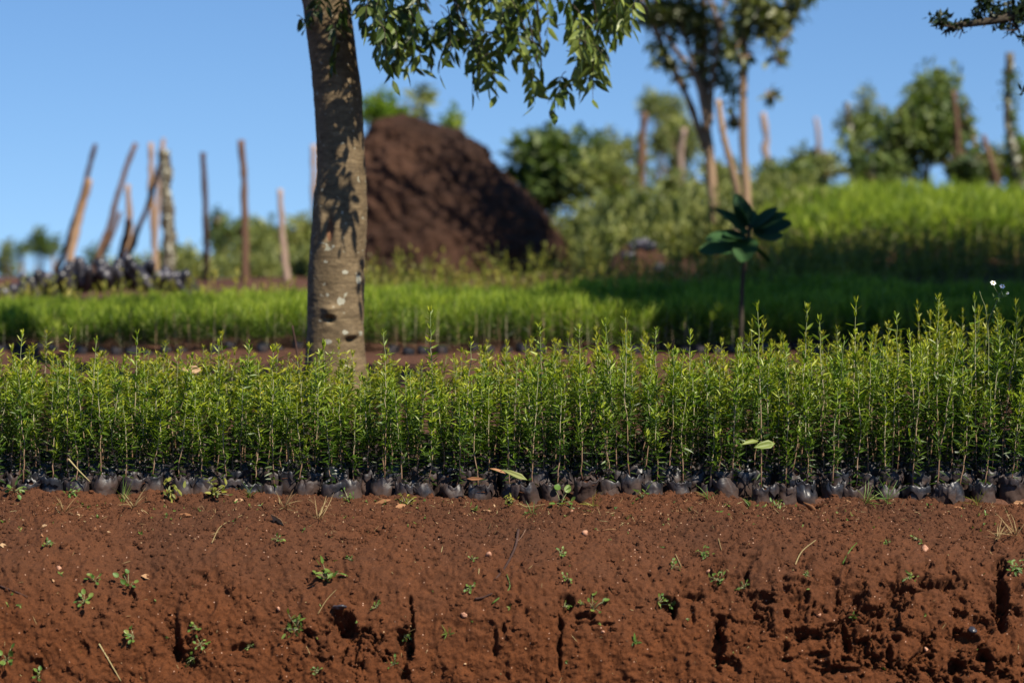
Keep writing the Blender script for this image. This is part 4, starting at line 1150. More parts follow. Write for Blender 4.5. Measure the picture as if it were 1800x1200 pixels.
# broad-leaved plant in the shade
def broad_plant(px, pyb, pyt, Y, label):
    rg = np.random.default_rng(12)
    B = np.array(P(px, pyb, Y)); B[2] = down(B[0], Y)
    t_ = root('broad_leaved_plant', tuple(B), label, 'plant')
    top = np.array(P(1315, 420, Y)) - B
    pth = bez([(0, 0, -0.03), np.array(P(1305, 500, Y)) - B, top, np.array(P(1318, 395, Y)) - B], 14)
    link('stem', mesh_np('stem', *tube(pth, np.linspace(0.011, 0.007, 14), 8), tint=None, mats=[M['bark_shade']]), t_)
    tips = [((1318, 425), (1228, 447), 44, -.2), ((1318, 410), (1404, 392), 34, .2), ((1316, 405), (1258, 362), 30, .1), ((1318, 400), (1290, 340), 26, -.1), ((1318, 400), (1322, 362), 24, .3),
            ((1318, 402), (1358, 366), 32, -.3), ((1318, 425), (1358, 462), 40, .2), ((1318, 420), (1272, 412), 34, -.3), ((1320, 415), (1388, 415), 36, .3), ((1318, 405), (1340, 380), 34, .2), ((1318, 410), (1282, 385), 34, -.2), ((1318, 412), (1240, 425), 34, -.4), ((1318, 402), (1375, 378), 30, -.35), ((1316, 412), (1300, 460), 36, -.4), ((1318, 400), (1305, 350), 32, -.4)]
    mb = MB()
    for (a, b_, w, dy) in tips:
        p0 = np.array(P(*a, Y)) - B; p1 = np.array(P(*b_, Y)) - B + np.array([0, dy * 0.35, 0])
        d = p1 - p0; L = np.linalg.norm(d)
        add_leaves(mb, [p0], [d + np.array([0, 0, 0.25 * L])], [np.array([rg.normal() * .3, -0.55, 0.8])], L * 1.05, w * px_scale(Y) * 1.45, rg.random(), curl=0.28, fold=0.12)
    me = mb.mesh('leaves', [M['leaf_broad']], True)
    lo = link('leaves', me, t_)
    md = lo.modifiers.new('s', 'SUBSURF'); md.levels = 2; md.render_levels = 2
broad_plant(1303, 590, 350, 11.05, 'broad leaved young plant standing in the shade of the second bed')

# ------------------------------------------------------------------ the main tree
TY = 9.3
edges = [(-140, 524, 606), (0, 533, 617), (50, 539, 622), (100, 545, 628), (150, 549, 632), (200, 553, 637), (250, 556, 640), (300, 558, 642), (340, 555, 643), (370, 552, 645), (400, 550, 645),
         (450, 545, 641), (500, 541, 640), (550, 540, 638), (600, 538, 640), (650, 534, 646), (700, 528, 655), (740, 520, 662)]
cen = [np.array(P((a + b_) / 2, y_, TY)) for (y_, a, b_) in edges]
rad = [(b_ - a) / 2 * px_scale(TY) for (y_, a, b_) in edges]
cen = np.array(cen)[::-1]; rad = np.array(rad)[::-1]
tb_ = np.array([cen[0, 0], TY, down(cen[0, 0], TY)])
NT = 520
tt = np.linspace(0, 1, len(cen)); u = np.linspace(0, 1, NT)
path = np.stack([np.interp(u, tt, cen[:, k]) for k in range(3)], -1); R = np.interp(u, tt, rad)
ker = np.ones(41) / 41
for k in (0,):
    path[:, k] = np.convolve(np.pad(path[:, k], 20, 'edge'), ker, 'valid')
R = np.convolve(np.pad(R, 20, 'edge'), ker, 'valid')
th = np.arange(220) / 220 * 2 * math.pi
zz = path[:, 2][:, None]; TH = th[None, :]
dirx, diry = np.cos(TH), np.sin(TH)
pxv = 900 + (path[:, 0][:, None] + R[:, None] * dirx) / TY * FPX
pyv = np.interp(zz[:, 0], [P(0, 740, TY).z, P(0, -140, TY).z], [740, -140])[:, None] * np.ones_like(dirx)
frontm = (diry < 0.25).astype(float)
disp = 0.0045 * fbm(dirx * 1.3, diry * 1.3, zz * 3, 2, 91) + 0.0009 * fbm(dirx * 4, diry * 4, zz * 34, 3, 93) + 0.0008 * vnoise(dirx * 9, diry * 9, zz * 120, 95)
tint = np.full(pxv.shape, 0.5)
def g2(cx, cy, rx, ry):
    return np.exp(-(((pxv - cx) / rx) ** 2 + ((pyv - cy) / ry) ** 2)) * frontm
# healed wound, knots, swellings
disp -= 0.014 * g2(582, 396, 7, 26); disp += 0.007 * (g2(594, 396, 7, 34) + g2(571, 396, 6, 30)); tint = np.where(g2(583, 402, 7, 22) > 0.45, 0.0, tint)
disp += 0.020 * g2(584, 548, 12, 12); disp -= 0.036 * g2(584, 557, 7, 6); disp += 0.010 * g2(584, 538, 13, 4)
disp += 0.016 * g2(621, 582, 10, 9); disp -= 0.024 * g2(619, 594, 8, 5)
disp += 0.008 * g2(632, 490, 8, 18); disp += 0.007 * g2(628, 545, 10, 24); disp -= 0.006 * g2(640, 475, 5, 9)
disp += 0.006 * g2(560, 350, 14, 26); disp += 0.005 * g2(640, 150, 10, 30)
ln = fbm(dirx * 16, diry * 16, zz * 22, 2, 97)
for (cx, cy, rx, ry) in [(602, 526, 8, 9), (609, 475, 7, 5), (609, 580, 6, 5), (579, 596, 9, 5), (630, 488, 4, 10), (577, 457, 4, 3), (579, 514, 3, 4), (606, 371, 3, 4), (634, 583, 3, 5), (590, 430, 4, 3), (556, 330, 4, 5), (565, 560, 4, 3), (612, 640, 6, 4)]:
    gg = np.exp(-(((pxv - cx) / rx) ** 2 + ((pyv - cy) / ry) ** 2)) * frontm
    tint = np.where(gg + 0.2 * ln > 0.52, 1.0, tint)
RR = R[:, None] + disp
V = np.stack([path[:, 0][:, None] + RR * dirx, TY + RR * diry, zz * np.ones_like(dirx)], -1).reshape(-1, 3) - tb_
i = np.arange(NT - 1)[:, None] * 220; j = np.arange(220)[None]; j2 = (j + 1) % 220
Q = np.stack([i + j, i + j2, i + 220 + j2, i + 220 + j], -1).reshape(-1, 4)
tree = root('leaning_tree', tuple(tb_), 'large tree with smooth grey brown trunk standing behind the front bed', 'tree')
trunk = link('trunk', mesh_np('trunk', V, Q, tint=tint.ravel(), mats=[M['bark']]), tree)
# trunk and limbs above the frame
ub = MB()
topc = path[-1] - tb_
up1 = bez([topc + (0, 0, -0.03), topc + (-.06, .02, .45), topc + (.02, .10, 1.1), topc + (.10, .2, 1.9)], 24)
ub.add(*tube(up1, np.linspace(R[-1] * 1.0, 0.045, 24), 20))
limbs = [(topc + (-.02, 0, .30), [(.35, -.25, .36), (.85, -.45, .42), (1.35, -.50, .34)], .045), (topc + (-.03, .01, .55), [(.5, -.1, .55), (1.1, -.2, .75), (1.7, -.2, .72)], .040),
         (topc + (0, .05, .9), [(-.5, .3, .5), (-1.1, .5, .9)], .04), (topc + (.03, .1, 1.3), [(.5, .5, .6), (1.0, .9, 1.2)], .035), (topc + (.1, .2, 1.8), [(0, .2, .6), (-.2, .5, 1.5)], .04)]
for s0, offs, r0 in limbs:
    ub.add(*tube(bez([s0] + [s0 + np.array(q) for q in offs], 16), np.linspace(r0, .012, 16), 10))
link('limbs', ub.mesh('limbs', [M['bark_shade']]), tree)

def pinnate(lf, tw, p0, length, pairs, rg, droop=1.0, az=None, leafL=0.072, tint0=0.5):
    """a compound leaf: rachis arching down with leaflet pairs and one at the tip"""
    az = rg.random() * 6.28 if az is None else az
    el = 0.2 * rg.normal() - 0.2
    pts = [np.array(p0, float)]
    n = 7
    for k in range(n):
        d = np.array([math.cos(az) * math.cos(el), math.sin(az) * math.cos(el), math.sin(el)])
        pts.append(pts[-1] + d * length / n)
        el = max(-1.5, el - 0.28 * droop * (0.8 + 0.4 * rg.random()))
    pts = np.array(pts)
    tw.add(*tube(pts, np.linspace(0.0018, 0.0009, n + 1), 5))
    P0, D, N_, L, TI = [], [], [], [], []
    base_t = tint0 + rg.normal() * 0.12
    for k in range(pairs):
        u_ = (0.35 + 0.6 * k / pairs) * n; i_ = min(int(u_), n - 1)
        q = pts[i_] + (pts[i_ + 1] - pts[i_]) * (u_ - i_)
        ax = norm(pts[i_ + 1] - pts[i_])
        side = norm(np.cross(ax, [0, 0, 1.0]) + rg.normal(size=3) * 0.08)
        for s_ in (-1, 1):
            d = side * s_ * 1.0 + ax * 0.55 + np.array([0, 0, -0.35]) + rg.normal(size=3) * 0.12
            P0.append(q); D.append(d); N_.append(np.cross(side, ax) * 1.0 + np.array([0, 0, 0.5]) + rg.normal(size=3) * 0.25)
            L.append(leafL * (0.8 + 0.35 * rg.random())); TI.append(base_t + rg.normal() * 0.1)
    P0.append(pts[-1]); D.append(pts[-1] - pts[-2] + rg.normal(size=3) * 0.01); N_.append(rg.normal(size=3) + np.array([0, -0.5, 0.3])); L.append(leafL); TI.append(base_t)
    N_ = np.array(N_); flip = N_[:, 2] < 0; N_[flip] *= -1
    L = np.array(L)
    add_leaves(lf, P0, D, N_, L, L * (0.31 + 0.09 * rg.random(len(L))), np.clip(TI, 0, 1), curl=0.18 + 0.1 * rg.random(len(L)), fold=0.14)
    return pts[-1]

rg = np.random.default_rng(77)
cl_ = MB(); ctw = MB()
BOT = [(628, 60), (660, 120), (690, 168), (740, 150), (772, 158), (800, 118), (830, 190), (872, 196), (900, 130), (940, 212), (975, 226), (1003, 190), (1042, 202), (1062, 160), (1085, 95), (1110, 78), (1140, 40), (1165, 14)]
bxp = [b_[0] for b_ in BOT]; byp = [b_[1] for b_ in BOT]
tips = [(a, b_ - 6) for a, b_ in BOT if b_ > 70]
for k in range(205):
    a = rg.uniform(632, 1160); bmax = np.interp(a, bxp, byp)
    tips.append((a, rg.uniform(-60, max(bmax - 12, 0)) if rg.random() < 0.85 else bmax * rg.uniform(.5, .9)))
dens_c = 0
for (a, b_) in tips:
    Y_ = (8.98 if a < 715 else 9.32) + rg.normal() * 0.18
    tip = np.array(P(a, b_ - 22, Y_)) - tb_
    ln_ = 0.15 + 0.06 * rg.random(); az = rg.random() * 6.28
    # rachis starts up and to one side so that its tip ends here
    tmp = MB(); tmp2 = MB()
    e = pinnate(tmp, tmp2, (0, 0, 0), ln_, int(rg.integers(2, 5)), rg, az=az, tint0=0.55 if a < 800 else 0.72)
    sh = tip - e
    for src, dst in ((tmp, cl_), (tmp2, ctw)):
        Vv = np.concatenate(src.V) + sh
        dst.add(Vv, np.concatenate(src.Q) if src.Q else None, np.concatenate(src.T) if src.T else None, np.concatenate(src.A))
# twigs that carry them
for k in range(34):
    a = rg.uniform(650, 1110); bmax = np.interp(a, bxp, byp)
    e = np.array(P(a, rg.uniform(-20, max(bmax - 95, 0)), 9.25 + rg.normal() * 0.2)) - tb_
    s0 = e + np.array([-0.25 + 0.1 * rg.normal(), 0.1 * rg.normal(), 0.35])
    ctw.add(*tube(bez([s0, (s0 + e) / 2 + (0.03, 0, 0.07), e], 8), np.linspace(0.006, 0.002, 8), 6))
# shoots with leaves hanging on the trunk
for (a, b_, dy) in [(548, 40, -.16), (560, 20, -.17), (536, 52, -.08), (575, 10, -.2), (590, 60, -.2), (600, 45, -.22), (586, 95, -.2), (565, 0, -.18), (582, 125, -.18), (598, 20, -.2)]:
    tmp = MB(); tmp2 = MB()
    e = pinnate(tmp, tmp2, (0, 0, 0), 0.07, 2, rg, az=rg.random() * 6.28, leafL=0.055, tint0=0.35)
    sh = np.array(P(a, b_, TY + dy)) - tb_ - e
    for src, dst in ((tmp, cl_), (tmp2, ctw)):
        dst.add(np.concatenate(src.V) + sh, np.concatenate(src.Q) if src.Q else None, np.concatenate(src.T) if src.T else None, np.concatenate(src.A))
# the crown above the frame: near part over the trunk, then the rest of the crown higher up
def crown_fill(c, r, n, L=0.085):
    for k in range(n):
        q = rand_dir(1, rg)[0] * rg.random() ** 0.4
        pinnate(cl_, ctw, np.array(c) + q * np.array(r) - tb_, 0.2, 3, rg, leafL=L)
crown_fill((-0.25, 8.75, 2.12), (.50, .35, .26), 34)
crown_fill((0.30, 8.70, 2.15), (.75, .40, .28), 34)
crown_fill((0.1, 9.9, 3.9), (1.0, .8, .5), 60)
link('crown', cl_.absorb(ctw, 1).mesh('crown', [M['leaf_tree'], M['bark_shade']], False), tree)

# ------------------------------------------------------------------ the tree at the right, mostly outside the frame
rg = np.random.default_rng(55)
RB = np.array([3.55, 9.7, down(3.55, 9.7)])
rt = root('spreading_tree', tuple(RB), 'dark leaved tree reaching in at the upper right corner', 'tree')
tb2 = MB()
tb2.add(*tube(bez([(0, 0, -.1), (-.05, .05, .8), (.05, 0, 1.6), (0, .1, 2.6), (.1, 0, 3.6)], 30), np.linspace(.14, .05, 30), 16))
def w2(v): return np.array(v, float) - RB
tipA = np.array(P(1640, 40, 9.2)); 
brs = [([RB + (0, 0, 1.3), (2.9, 9.5, 1.75), (2.3, 9.3, 1.75), tuple(P(1790, 25, 9.2)), tuple(P(1720, 40, 9.2)), tuple(P(1668, 45, 9.2)), tuple(tipA)], .035, .003),
       ([RB + (0, 0, 1.7), (2.9, 9.9, 2.4), (2.2, 10.1, 2.7), (1.7, 10.2, 2.8)], .05, .01), ([RB + (0, 0, 1.6), (3.2, 8.8, 2.1), (2.9, 7.6, 2.2), (2.6, 6.7, 2.1)], .05, .01),
       ([RB + (0, 0, 2.2), (4.4, 9.9, 3.0), (5.2, 10.3, 3.2)], .05, .01), ([RB + (0, 0, 2.4), (2.6, 10.6, 3.2), (1.8, 11, 3.6)], .04, .01)]
for pts, r0, r1 in brs:
    tb2.add(*tube(bez([w2(p_) for p_ in pts], 24), np.linspace(r0, r1, 24), 8))
cb = MB()
def shade_clump(c, r, n, L, cl=8, hang=0.2):
    blob_leaves(cb, w2(c), r, n, L, rg, (0, 1), cl, aspect=0.5, hang=hang)
# the bit in view
for (a, b_, r_, n_) in [(1650, 38, 16, 55), (1672, 48, 14, 40), (1690, 42, 10, 22), (1735, 25, 20, 60), (1760, 18, 26, 120), (1790, 35, 26, 120), (1740, 5, 24, 90), (1800, 5, 34, 160), (1716, 36, 8, 12), (1770, 50, 12, 26), (1800, 66, 10, 20), (1636, 28, 6, 8), (1798, 160, 6, 9), (1750, 45, 8, 12)]:
    c = P(a, b_, 9.2); k_ = px_scale(9.2)
    blob_leaves(cb, w2(c), (r_ * k_, r_ * k_, r_ * k_ * .8), n_, 0.030, rg, (0, 1), 5, aspect=0.5)
for k in range(26):
    a, b_ = random.choice([(1650, 38), (1672, 48), (1735, 25), (1760, 18), (1790, 35), (1716, 36), (1770, 50)])
    s0 = np.array(P(a + 20, b_ + 2, 9.2)); e = np.array(P(a + rg.normal() * 14, b_ + rg.normal() * 12, 9.2 + rg.normal() * .04))
    tb2.add(*tube(bez([w2(s0), w2((s0 + e) / 2) + rg.normal(size=3) * .006, w2(e)], 5), np.linspace(.003, .0012, 5), 5))
tb2.add(*tube(bez([w2(P(1830, 150, 9.2)), w2(P(1810, 158, 9.2)), w2(P(1795, 162, 9.2))], 5), np.linspace(.004, .002, 5), 5))
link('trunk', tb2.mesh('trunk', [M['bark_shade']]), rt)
shade_clump((3.45, 10.1, 3.0), (1.6, .9, .55), 14000, 0.13, 60)  # unseen clumps added to this crown to darken the second bed and weeds
shade_clump((2.75, 10.25, 2.75), (1.25, .55, .33), 12000, 0.12, 50)
shade_clump((3.6, 9.6, 2.3), (1.2, .9, .4), 7000, 0.12, 36)
shade_clump((4.2, 10.4, 3.8), (1.6, 1.1, .6), 6000, 0.13, 36)
shade_clump((4.7, 12.2, 3.7), (1.8, 1.4, .5), 11000, 0.15, 60)
shade_clump((3.55, 10.6, 3.5), (1.6, .9, .4), 11000, 0.14, 60)
shade_clump((4.3, 11.6, 4.6), (1.5, 1.2, .5), 8000, 0.15, 50)
shade_clump((3.7, 12.6, 2.95), (1.7, 1.1, .4), 12000, 0.15, 60)
shade_clump((3.6, 11.4, 2.6), (1.5, .7, .3), 9000, 0.14, 50)
shade_clump((3.5, 10.9, 3.0), (1.6, .9, .35), 10000, 0.14, 60)
shade_clump((2.95, 6.75, 2.15), (.55, .45, .25), 1000, 0.07, 14)  # unseen clump added to dim the right end of the front bed
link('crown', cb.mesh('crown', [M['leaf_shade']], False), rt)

# ------------------------------------------------------------------ small things on the bank
def frame_at(px, py):
    p, n = on_bank(px, py)
    return p, n

def bank_weed(px, py, size, label, seed, kind='round', mat='leaf_weed'):
    rg = np.random.default_rng(seed)
    p, n = frame_at(px, py)
    k = px_scale(7.0) * size
    t_ = root('weed', tuple(p), label, 'weed', 'small weeds growing on the earth bank')
    lf = MB(); st = MB()
    n = np.array(n)
    m_ = {'round': 9, 'star': 9, 'grass': 12, 'sprawl': 26}[kind]
    up = norm(n + np.array([0, 0, 0.6]))
    P0, D, L, W = [], [], [], []
    for q in range(m_):
        d = rand_dir(1, rg)[0]; d = norm(d - up * min(0, d @ up) * 1.5 + up * 0.5)
        if kind == 'round':
            h_ = d * k * (0.2 + 0.5 * rg.random())
            st.add(*tube([(0, 0, 0), h_ * 0.5 + up * k * .1, h_], [0.0009, .0008, .0006], 5), tint=0.9)
            P0.append(h_); D.append(d + rand_dir(1, rg)[0] * .5 - np.array([0, 0, .2])); L.append(k * 0.36 * (0.7 + .5 * rg.random())); W.append(L[-1] * .72)
        elif kind == 'star':
            P0.append(up * 0.002); D.append(d - up * .2); L.append(k * .6 * (0.7 + .4 * rg.random())); W.append(L[-1] * .3)
        elif kind == 'grass':
            P0.append(rg.normal(size=3) * 0.003); D.append(d + up * .5); L.append(k * (0.6 + .5 * rg.random())); W.append(0.0024)
        else:
            b0 = d * k * rg.random() * .7
            P0.append(b0); D.append(rand_dir(1, rg)[0] + d * .5); L.append(k * .28 * (.6 + .6 * rg.random())); W.append(L[-1] * .42)
            if q % 3 == 0: st.add(*tube([(0, 0, 0), b0 * .5 + up * k * .06, b0], [0.0008, .0007, .0005], 5), tint=0.8)
    add_leaves(lf, P0, D, np.array([up] * len(P0)) + rg.normal(size=(len(P0), 3)) * .25, np.array(L), np.array(W), np.clip(.5 + .2 * rg.normal(size=len(P0)), 0, 1), curl=.25 if kind != 'grass' else .45, fold=.15)
    st.add(*tube([(0, 0, 0), tuple(up * -0.006)], [.001, .0008], 5), tint=.3)
    lo = link('leaves', lf.mesh('leaves', [M[mat]], True), t_)
    if kind == 'round':
        md = lo.modifiers.new('s', 'SUBSURF'); md.levels = 1; md.render_levels = 1
    link('stem', st.mesh('stem', [M['stem']]), t_)

WEEDS = [(80, 960, 22, 'round', 'lone bright round-leaved weed high on the bank at left'), (165, 1022, 24, 'round', 'small weed left of the pair of bright leaves, on the left bank'), (226, 1032, 36, 'round', 'bright weed with broad leaves beside a small hollow on the left bank'),
         (148, 1062, 34, 'round', 'straggling weed low on the left bank'), (236, 1120, 30, 'round', 'dull weed in a dark hollow on the left bank'), (346, 1104, 20, 'round', 'single bright leafed weed above the deep left crack'), (352, 1134, 22, 'round', 'bright weed at the middle of the left crack'),
         (345, 1156, 30, 'round', 'bright weed at the foot of the left crack'), (488, 950, 20, 'round', 'small weed just below the tan fallen leaf'), (525, 1105, 50, 'sprawl', 'sprawling weed left of the deep hollow with plastic'), (575, 1020, 60, 'sprawl', 'pale sprawling weed above the deep hollow'),
         (710, 1115, 20, 'round', 'bright leafed weed on top of the centre left crack'), (695, 1166, 20, 'round', 'small weed low in the centre left crack'), (615, 985, 14, 'round', 'tiny weed up the slope from the pale sprawling one'), (662, 1068, 16, 'round', 'faint weed above the centre left crack'),
         (829, 984, 16, 'round', 'tiny weed left of the long brown root'), (825, 1034, 18, 'round', 'yellowish weed below the long brown root'), (984, 974, 18, 'round', 'small weed on open soil right of the root'), (996, 1018, 18, 'round', 'small weed below another on open soil right of the root'),
         (788, 1115, 18, 'grass', 'thin upright weed on the lower middle bank'), (990, 1066, 18, 'round', 'small weed at the left of the ledge in the middle bank'), (1042, 1072, 36, 'round', 'leafy weed over the ledge in the middle bank'), (1155, 1058, 22, 'round', 'bright weed at the left of the dark notch'),
         (1176, 1062, 22, 'round', 'bright weed at the right of the dark notch'), (1115, 1128, 26, 'star', 'star shaped weed alone low on the middle bank'), (1240, 978, 28, 'sprawl', 'green weed clinging to the upper bank right of centre'), (1180, 998, 22, 'round', 'weed beside a dry blade in the middle of the bank'),
         (1268, 1018, 30, 'sprawl', 'dull sprawling weed above the long right crack'), (1310, 1034, 24, 'round', 'yellowish weed over the broad dark ledge'), (1500, 1084, 20, 'star', 'bright small weed low on the right bank'), (1598, 1012, 24, 'sprawl', 'dull weed above the crumbled right hollows'),
         (1558, 955, 18, 'sprawl', 'dark weed in a small pit high on the right bank'), (1612, 950, 16, 'round', 'tiny weed high on the right bank'), (1785, 1000, 34, 'sprawl', 'olive weed beside the crack at the right edge'), (12, 1160, 40, 'round', 'blurred weed at the lower left edge'), (66, 1192, 28, 'round', 'weed at the bottom edge on the left'),
         (1022, 1062, 12, 'round', 'tiny weed beside the leafy one on the middle ledge'), (1415, 1010, 14, 'sprawl', 'faint weed on the middle right slope'), (560, 1180, 16, 'round', 'faint weed below the deep hollow'), (440, 1135, 14, 'round', 'faint weed right of the left crack')]
for k, (a, b_, s_, kd, lab) in enumerate(WEEDS):
    bank_weed(a, b_, s_, lab, 600 + k, kd)
TUFTS = [(215, 870, 50, 'grass', 'leaf_weed', 'bright grass tuft leaning on the bags at the left'), (125, 862, 34, 'sprawl', 'leaf_weed', 'small green weed between two bags at far left'), (235, 884, 46, 'grass', 'straw', 'dry yellow grass lying before the bags at the left'), (110, 893, 44, 'grass', 'straw', 'dry grass tuft under the leftmost bags'),
         (300, 842, 50, 'sprawl', 'leaf_yellow', 'yellow green weed growing among the bags at the left'), (375, 850, 50, 'sprawl', 'leaf_yellow', 'yellow green weed right of the grass tuft among bags'), (440, 862, 34, 'grass', 'leaf_weed', 'dark grass tuft between bags left of the trunk'),
         (612, 868, 30, 'sprawl', 'leaf_weed', 'tiny white budded weed before the bags near the trunk'), (715, 880, 40, 'sprawl', 'leaf_yellow', 'yellow green weed at the foot of the bags right of the trunk'), (900, 832, 30, 'sprawl', 'leaf_yellow', 'yellow leaf cluster resting on a bag top'),
         (938, 895, 40, 'grass', 'leaf_weed', 'green grass tuft on the lip in the middle'), (835, 890, 20, 'star', 'leaf_weed', 'small bright weed on the lip before the middle bags'), (1045, 882, 34, 'grass', 'leaf_yellow', 'yellow grass tuft on the lip right of the middle'), (1130, 830, 40, 'round', 'leaf_weed', 'bright weed growing out of a middle bag'),
         (985, 845, 50, 'round', 'leaf_weed', 'round leafed weed creeping on the middle bags'), (1245, 868, 30, 'grass', 'leaf_weed', 'grass tuft in front of the round black bag'), (1368, 858, 30, 'sprawl', 'leaf_weed', 'small weed before the bags right of the middle'), (1520, 855, 52, 'grass', 'leaf_weed', 'bright tall grass tuft before the right bags'),
         (1560, 876, 50, 'grass', 'leaf_weed', 'low grass tuft on the lip at the right'), (1720, 872, 44, 'grass', 'leaf_yellow', 'thin grass on the lip near the right end'), (1785, 935, 56, 'grass', 'straw', 'dry yellow grass hanging over the bank at the right edge'), (1755, 938, 40, 'grass', 'straw', 'dry blades lying left of the right edge grass'), (25, 850, 36, 'round', 'leaf_weed', 'small bright weed at the far left bag'),
         (1320, 860, 26, 'grass', 'leaf_weed', 'tiny grass tuft between bags right of the middle'), (500, 885, 36, 'grass', 'straw', 'sparse dry grass on the lip left of the trunk'), (560, 905, 50, 'grass', 'straw', 'dry grass on the lip under the trunk')]
for k, (a, b_, s_, kd, mt_, lab) in enumerate(TUFTS):
    bank_weed(a, b_ + 8, s_, lab, 700 + k, kd, mt_)

def fallen_leaf(px, py, size, label, seed, asp=0.5, tint=0.6, lift=0.004, Yfix=None, mat='dry'):
    rg = np.random.default_rng(seed)
    if Yfix: p, n = P(px, py, Yfix), Vector((.3, -.8, .5))
    else: p, n = frame_at(px, py)
    n = np.array(n); k = px_scale(7.1) * size
    d = norm(np.cross(n, rand_dir(1, rg)[0] * .4 + np.array([0, .8, .6]))) * rg.choice([-1, 1])
    mb = MB()
    add_leaves(mb, [n * lift - d * k / 2], [d + n * .15], [n + rg.normal(size=3) * .35], k, k * asp, tint, curl=.35, fold=.3)
    o = link('fallen_leaf', mb.mesh('fallen_leaf', [M[mat]], True), loc=tuple(p))
    md = o.modifiers.new('s', 'SUBSURF'); md.subdivision_type = 'SIMPLE'; md.levels = 1; md.render_levels = 1
    md2 = o.modifiers.new('t', 'SOLIDIFY'); md2.thickness = 0.0006
    tag(o, label, 'leaf', 'fallen leaves on and above the bank')
LEAVES = [(485, 920, 32, .6, .85, 'tan curled fallen leaf standing on the bank left of the trunk', None), (260, 1013, 26, .4, .7, 'pinkish fallen leaf lying on the left bank', None), (665, 885, 50, .3, .5, 'long brown fallen leaf at the foot of the bags', None), (708, 891, 30, .4, .55, 'orange brown fallen leaf right of the long one', None),
          (318, 905, 40, .35, .3, 'dark brown fallen leaf on the lip at the left', None), (835, 843, 34, .18, .2, 'orange brown leaf lying across a bag rim', 7.36), (876, 826, 30, .25, .6, 'tan leaf resting behind the bag rims', 7.42), (1072, 930, 30, .4, .6, 'pale orange leaf on the upper middle bank', None), (1428, 873, 60, .25, .2, 'long brown dry leaf on the lip at the right', None),
          (1487, 862, 18, .8, .6, 'small round dry leaf before the right bags', None), (75, 925, 18, .5, .9, 'small pale leaf scrap high on the left bank', None), (6, 960, 16, .5, 1.0, 'pale leaf scrap at the left edge of the bank', None), (337, 651, 38, .42, .95, 'large pale dry leaf caught on the seedling tops at the left', 7.9), (1790, 885, 20, .4, .6, 'dry leaf before the last right bags', None),
          (860, 900, 24, .3, .75, 'thin tan leaf scrap on the lip in the middle', None), (1690, 890, 30, .35, .4, 'brown leaf scrap on the lip at the right', None), (420, 880, 20, .4, .8, 'pale twig like leaf scrap before the bags at the left', None)]
for k, (a, b_, s_, asp, ti, lab, yf) in enumerate(LEAVES):
    fallen_leaf(a, b_, s_, lab, 800 + k, asp, ti, Yfix=yf)
fallen_leaf(905, 834, 50, 'long pale green leaf lying over the bags in the middle', 830, .22, 0.7, Yfix=7.36, mat='leaf_pale')
fallen_leaf(1345, 782, 40, 'broad yellow green leaf hanging among the seedlings right of the middle', 831, .42, 0.8, Yfix=7.33, mat='leaf_weed')
fallen_leaf(1318, 775, 34, 'smaller yellow green leaf beside the broad hanging one', 832, .4, 0.9, Yfix=7.33, mat='leaf_weed')

def straw(pts, w, label, name='straw', mat='straw', tint=.6, lift=0.004, Yfix=None):
    pp = []
    for (a, b_) in pts:
        if Yfix: pp.append(np.array(P(a, b_, Yfix)))
        else:
            p, n = frame_at(a, b_); pp.append(np.array(p) + np.array(n) * lift)
    pp = bez(pp, 14); r = w * px_scale(7.1) / 2
    base = pp[0].copy()
    V, Q, T = tube(pp - base, np.linspace(r, r * .5, 14), 6)
    o = link(name, mesh_np(name, V, Q, T, tint=np.full(len(V), tint), mats=[M[mat]]), loc=tuple(base))
    tag(o, label, 'straw' if name == 'straw' else 'twig')
straw([(372, 955), (390, 925), (425, 906)], 2, 'curved dry straw on the upper left bank')
straw([(1395, 1002), (1408, 970), (1434, 950)], 2.4, 'curved pale straw on the right bank', tint=.8)
straw([(174, 1130), (190, 1160), (212, 1195)], 3.2, 'pale curled straw low on the left bank', tint=.9)
straw([(911, 832), (930, 860), (958, 886)], 1.8, 'thin straw leaning from the bags in the middle', lift=.008)
straw([(120, 806), (138, 826), (158, 846)], 3.6, 'pale dry stick lying against the seedling feet at the left', tint=.95, Yfix=7.36)
straw([(1262, 948), (1268, 968)], 1.6, 'tiny dry blade above the clinging weed')
straw([(1188, 975), (1196, 996), (1190, 985)], 1.6, 'tiny dry blade beside the middle weed')
straw([(865, 1060), (895, 1035), (892, 1010)], 3.0, 'greenish bent stem lying below the root', mat='leaf_weed', tint=.4)
straw([(1480, 990), (1492, 970), (1505, 955)], 3.0, 'green grass blade bent on the right bank', mat='leaf_weed', tint=.4)
straw([(912, 932), (905, 965), (885, 1000), (868, 1018)], 5.5, 'long brown root lying down the middle of the bank', name='twig', mat='wood_dark', lift=.006)
straw([(926, 932), (916, 945), (908, 958)], 2.5, 'thin brown root beside the long one', name='twig', mat='wood_brown', lift=.006)
straw([(835, 1052), (850, 1050), (866, 1042)], 4, 'short dark twig under the bent green stem', name='twig', mat='wood_dark')
straw([(0, 1030), (30, 1040), (50, 1050)], 3, 'dark twig at the left edge of the bank', name='twig', mat='wood_dark')
straw([(560, 1080), (575, 1055), (590, 1035)], 1.6, 'thin pale stem above the deep hollow')

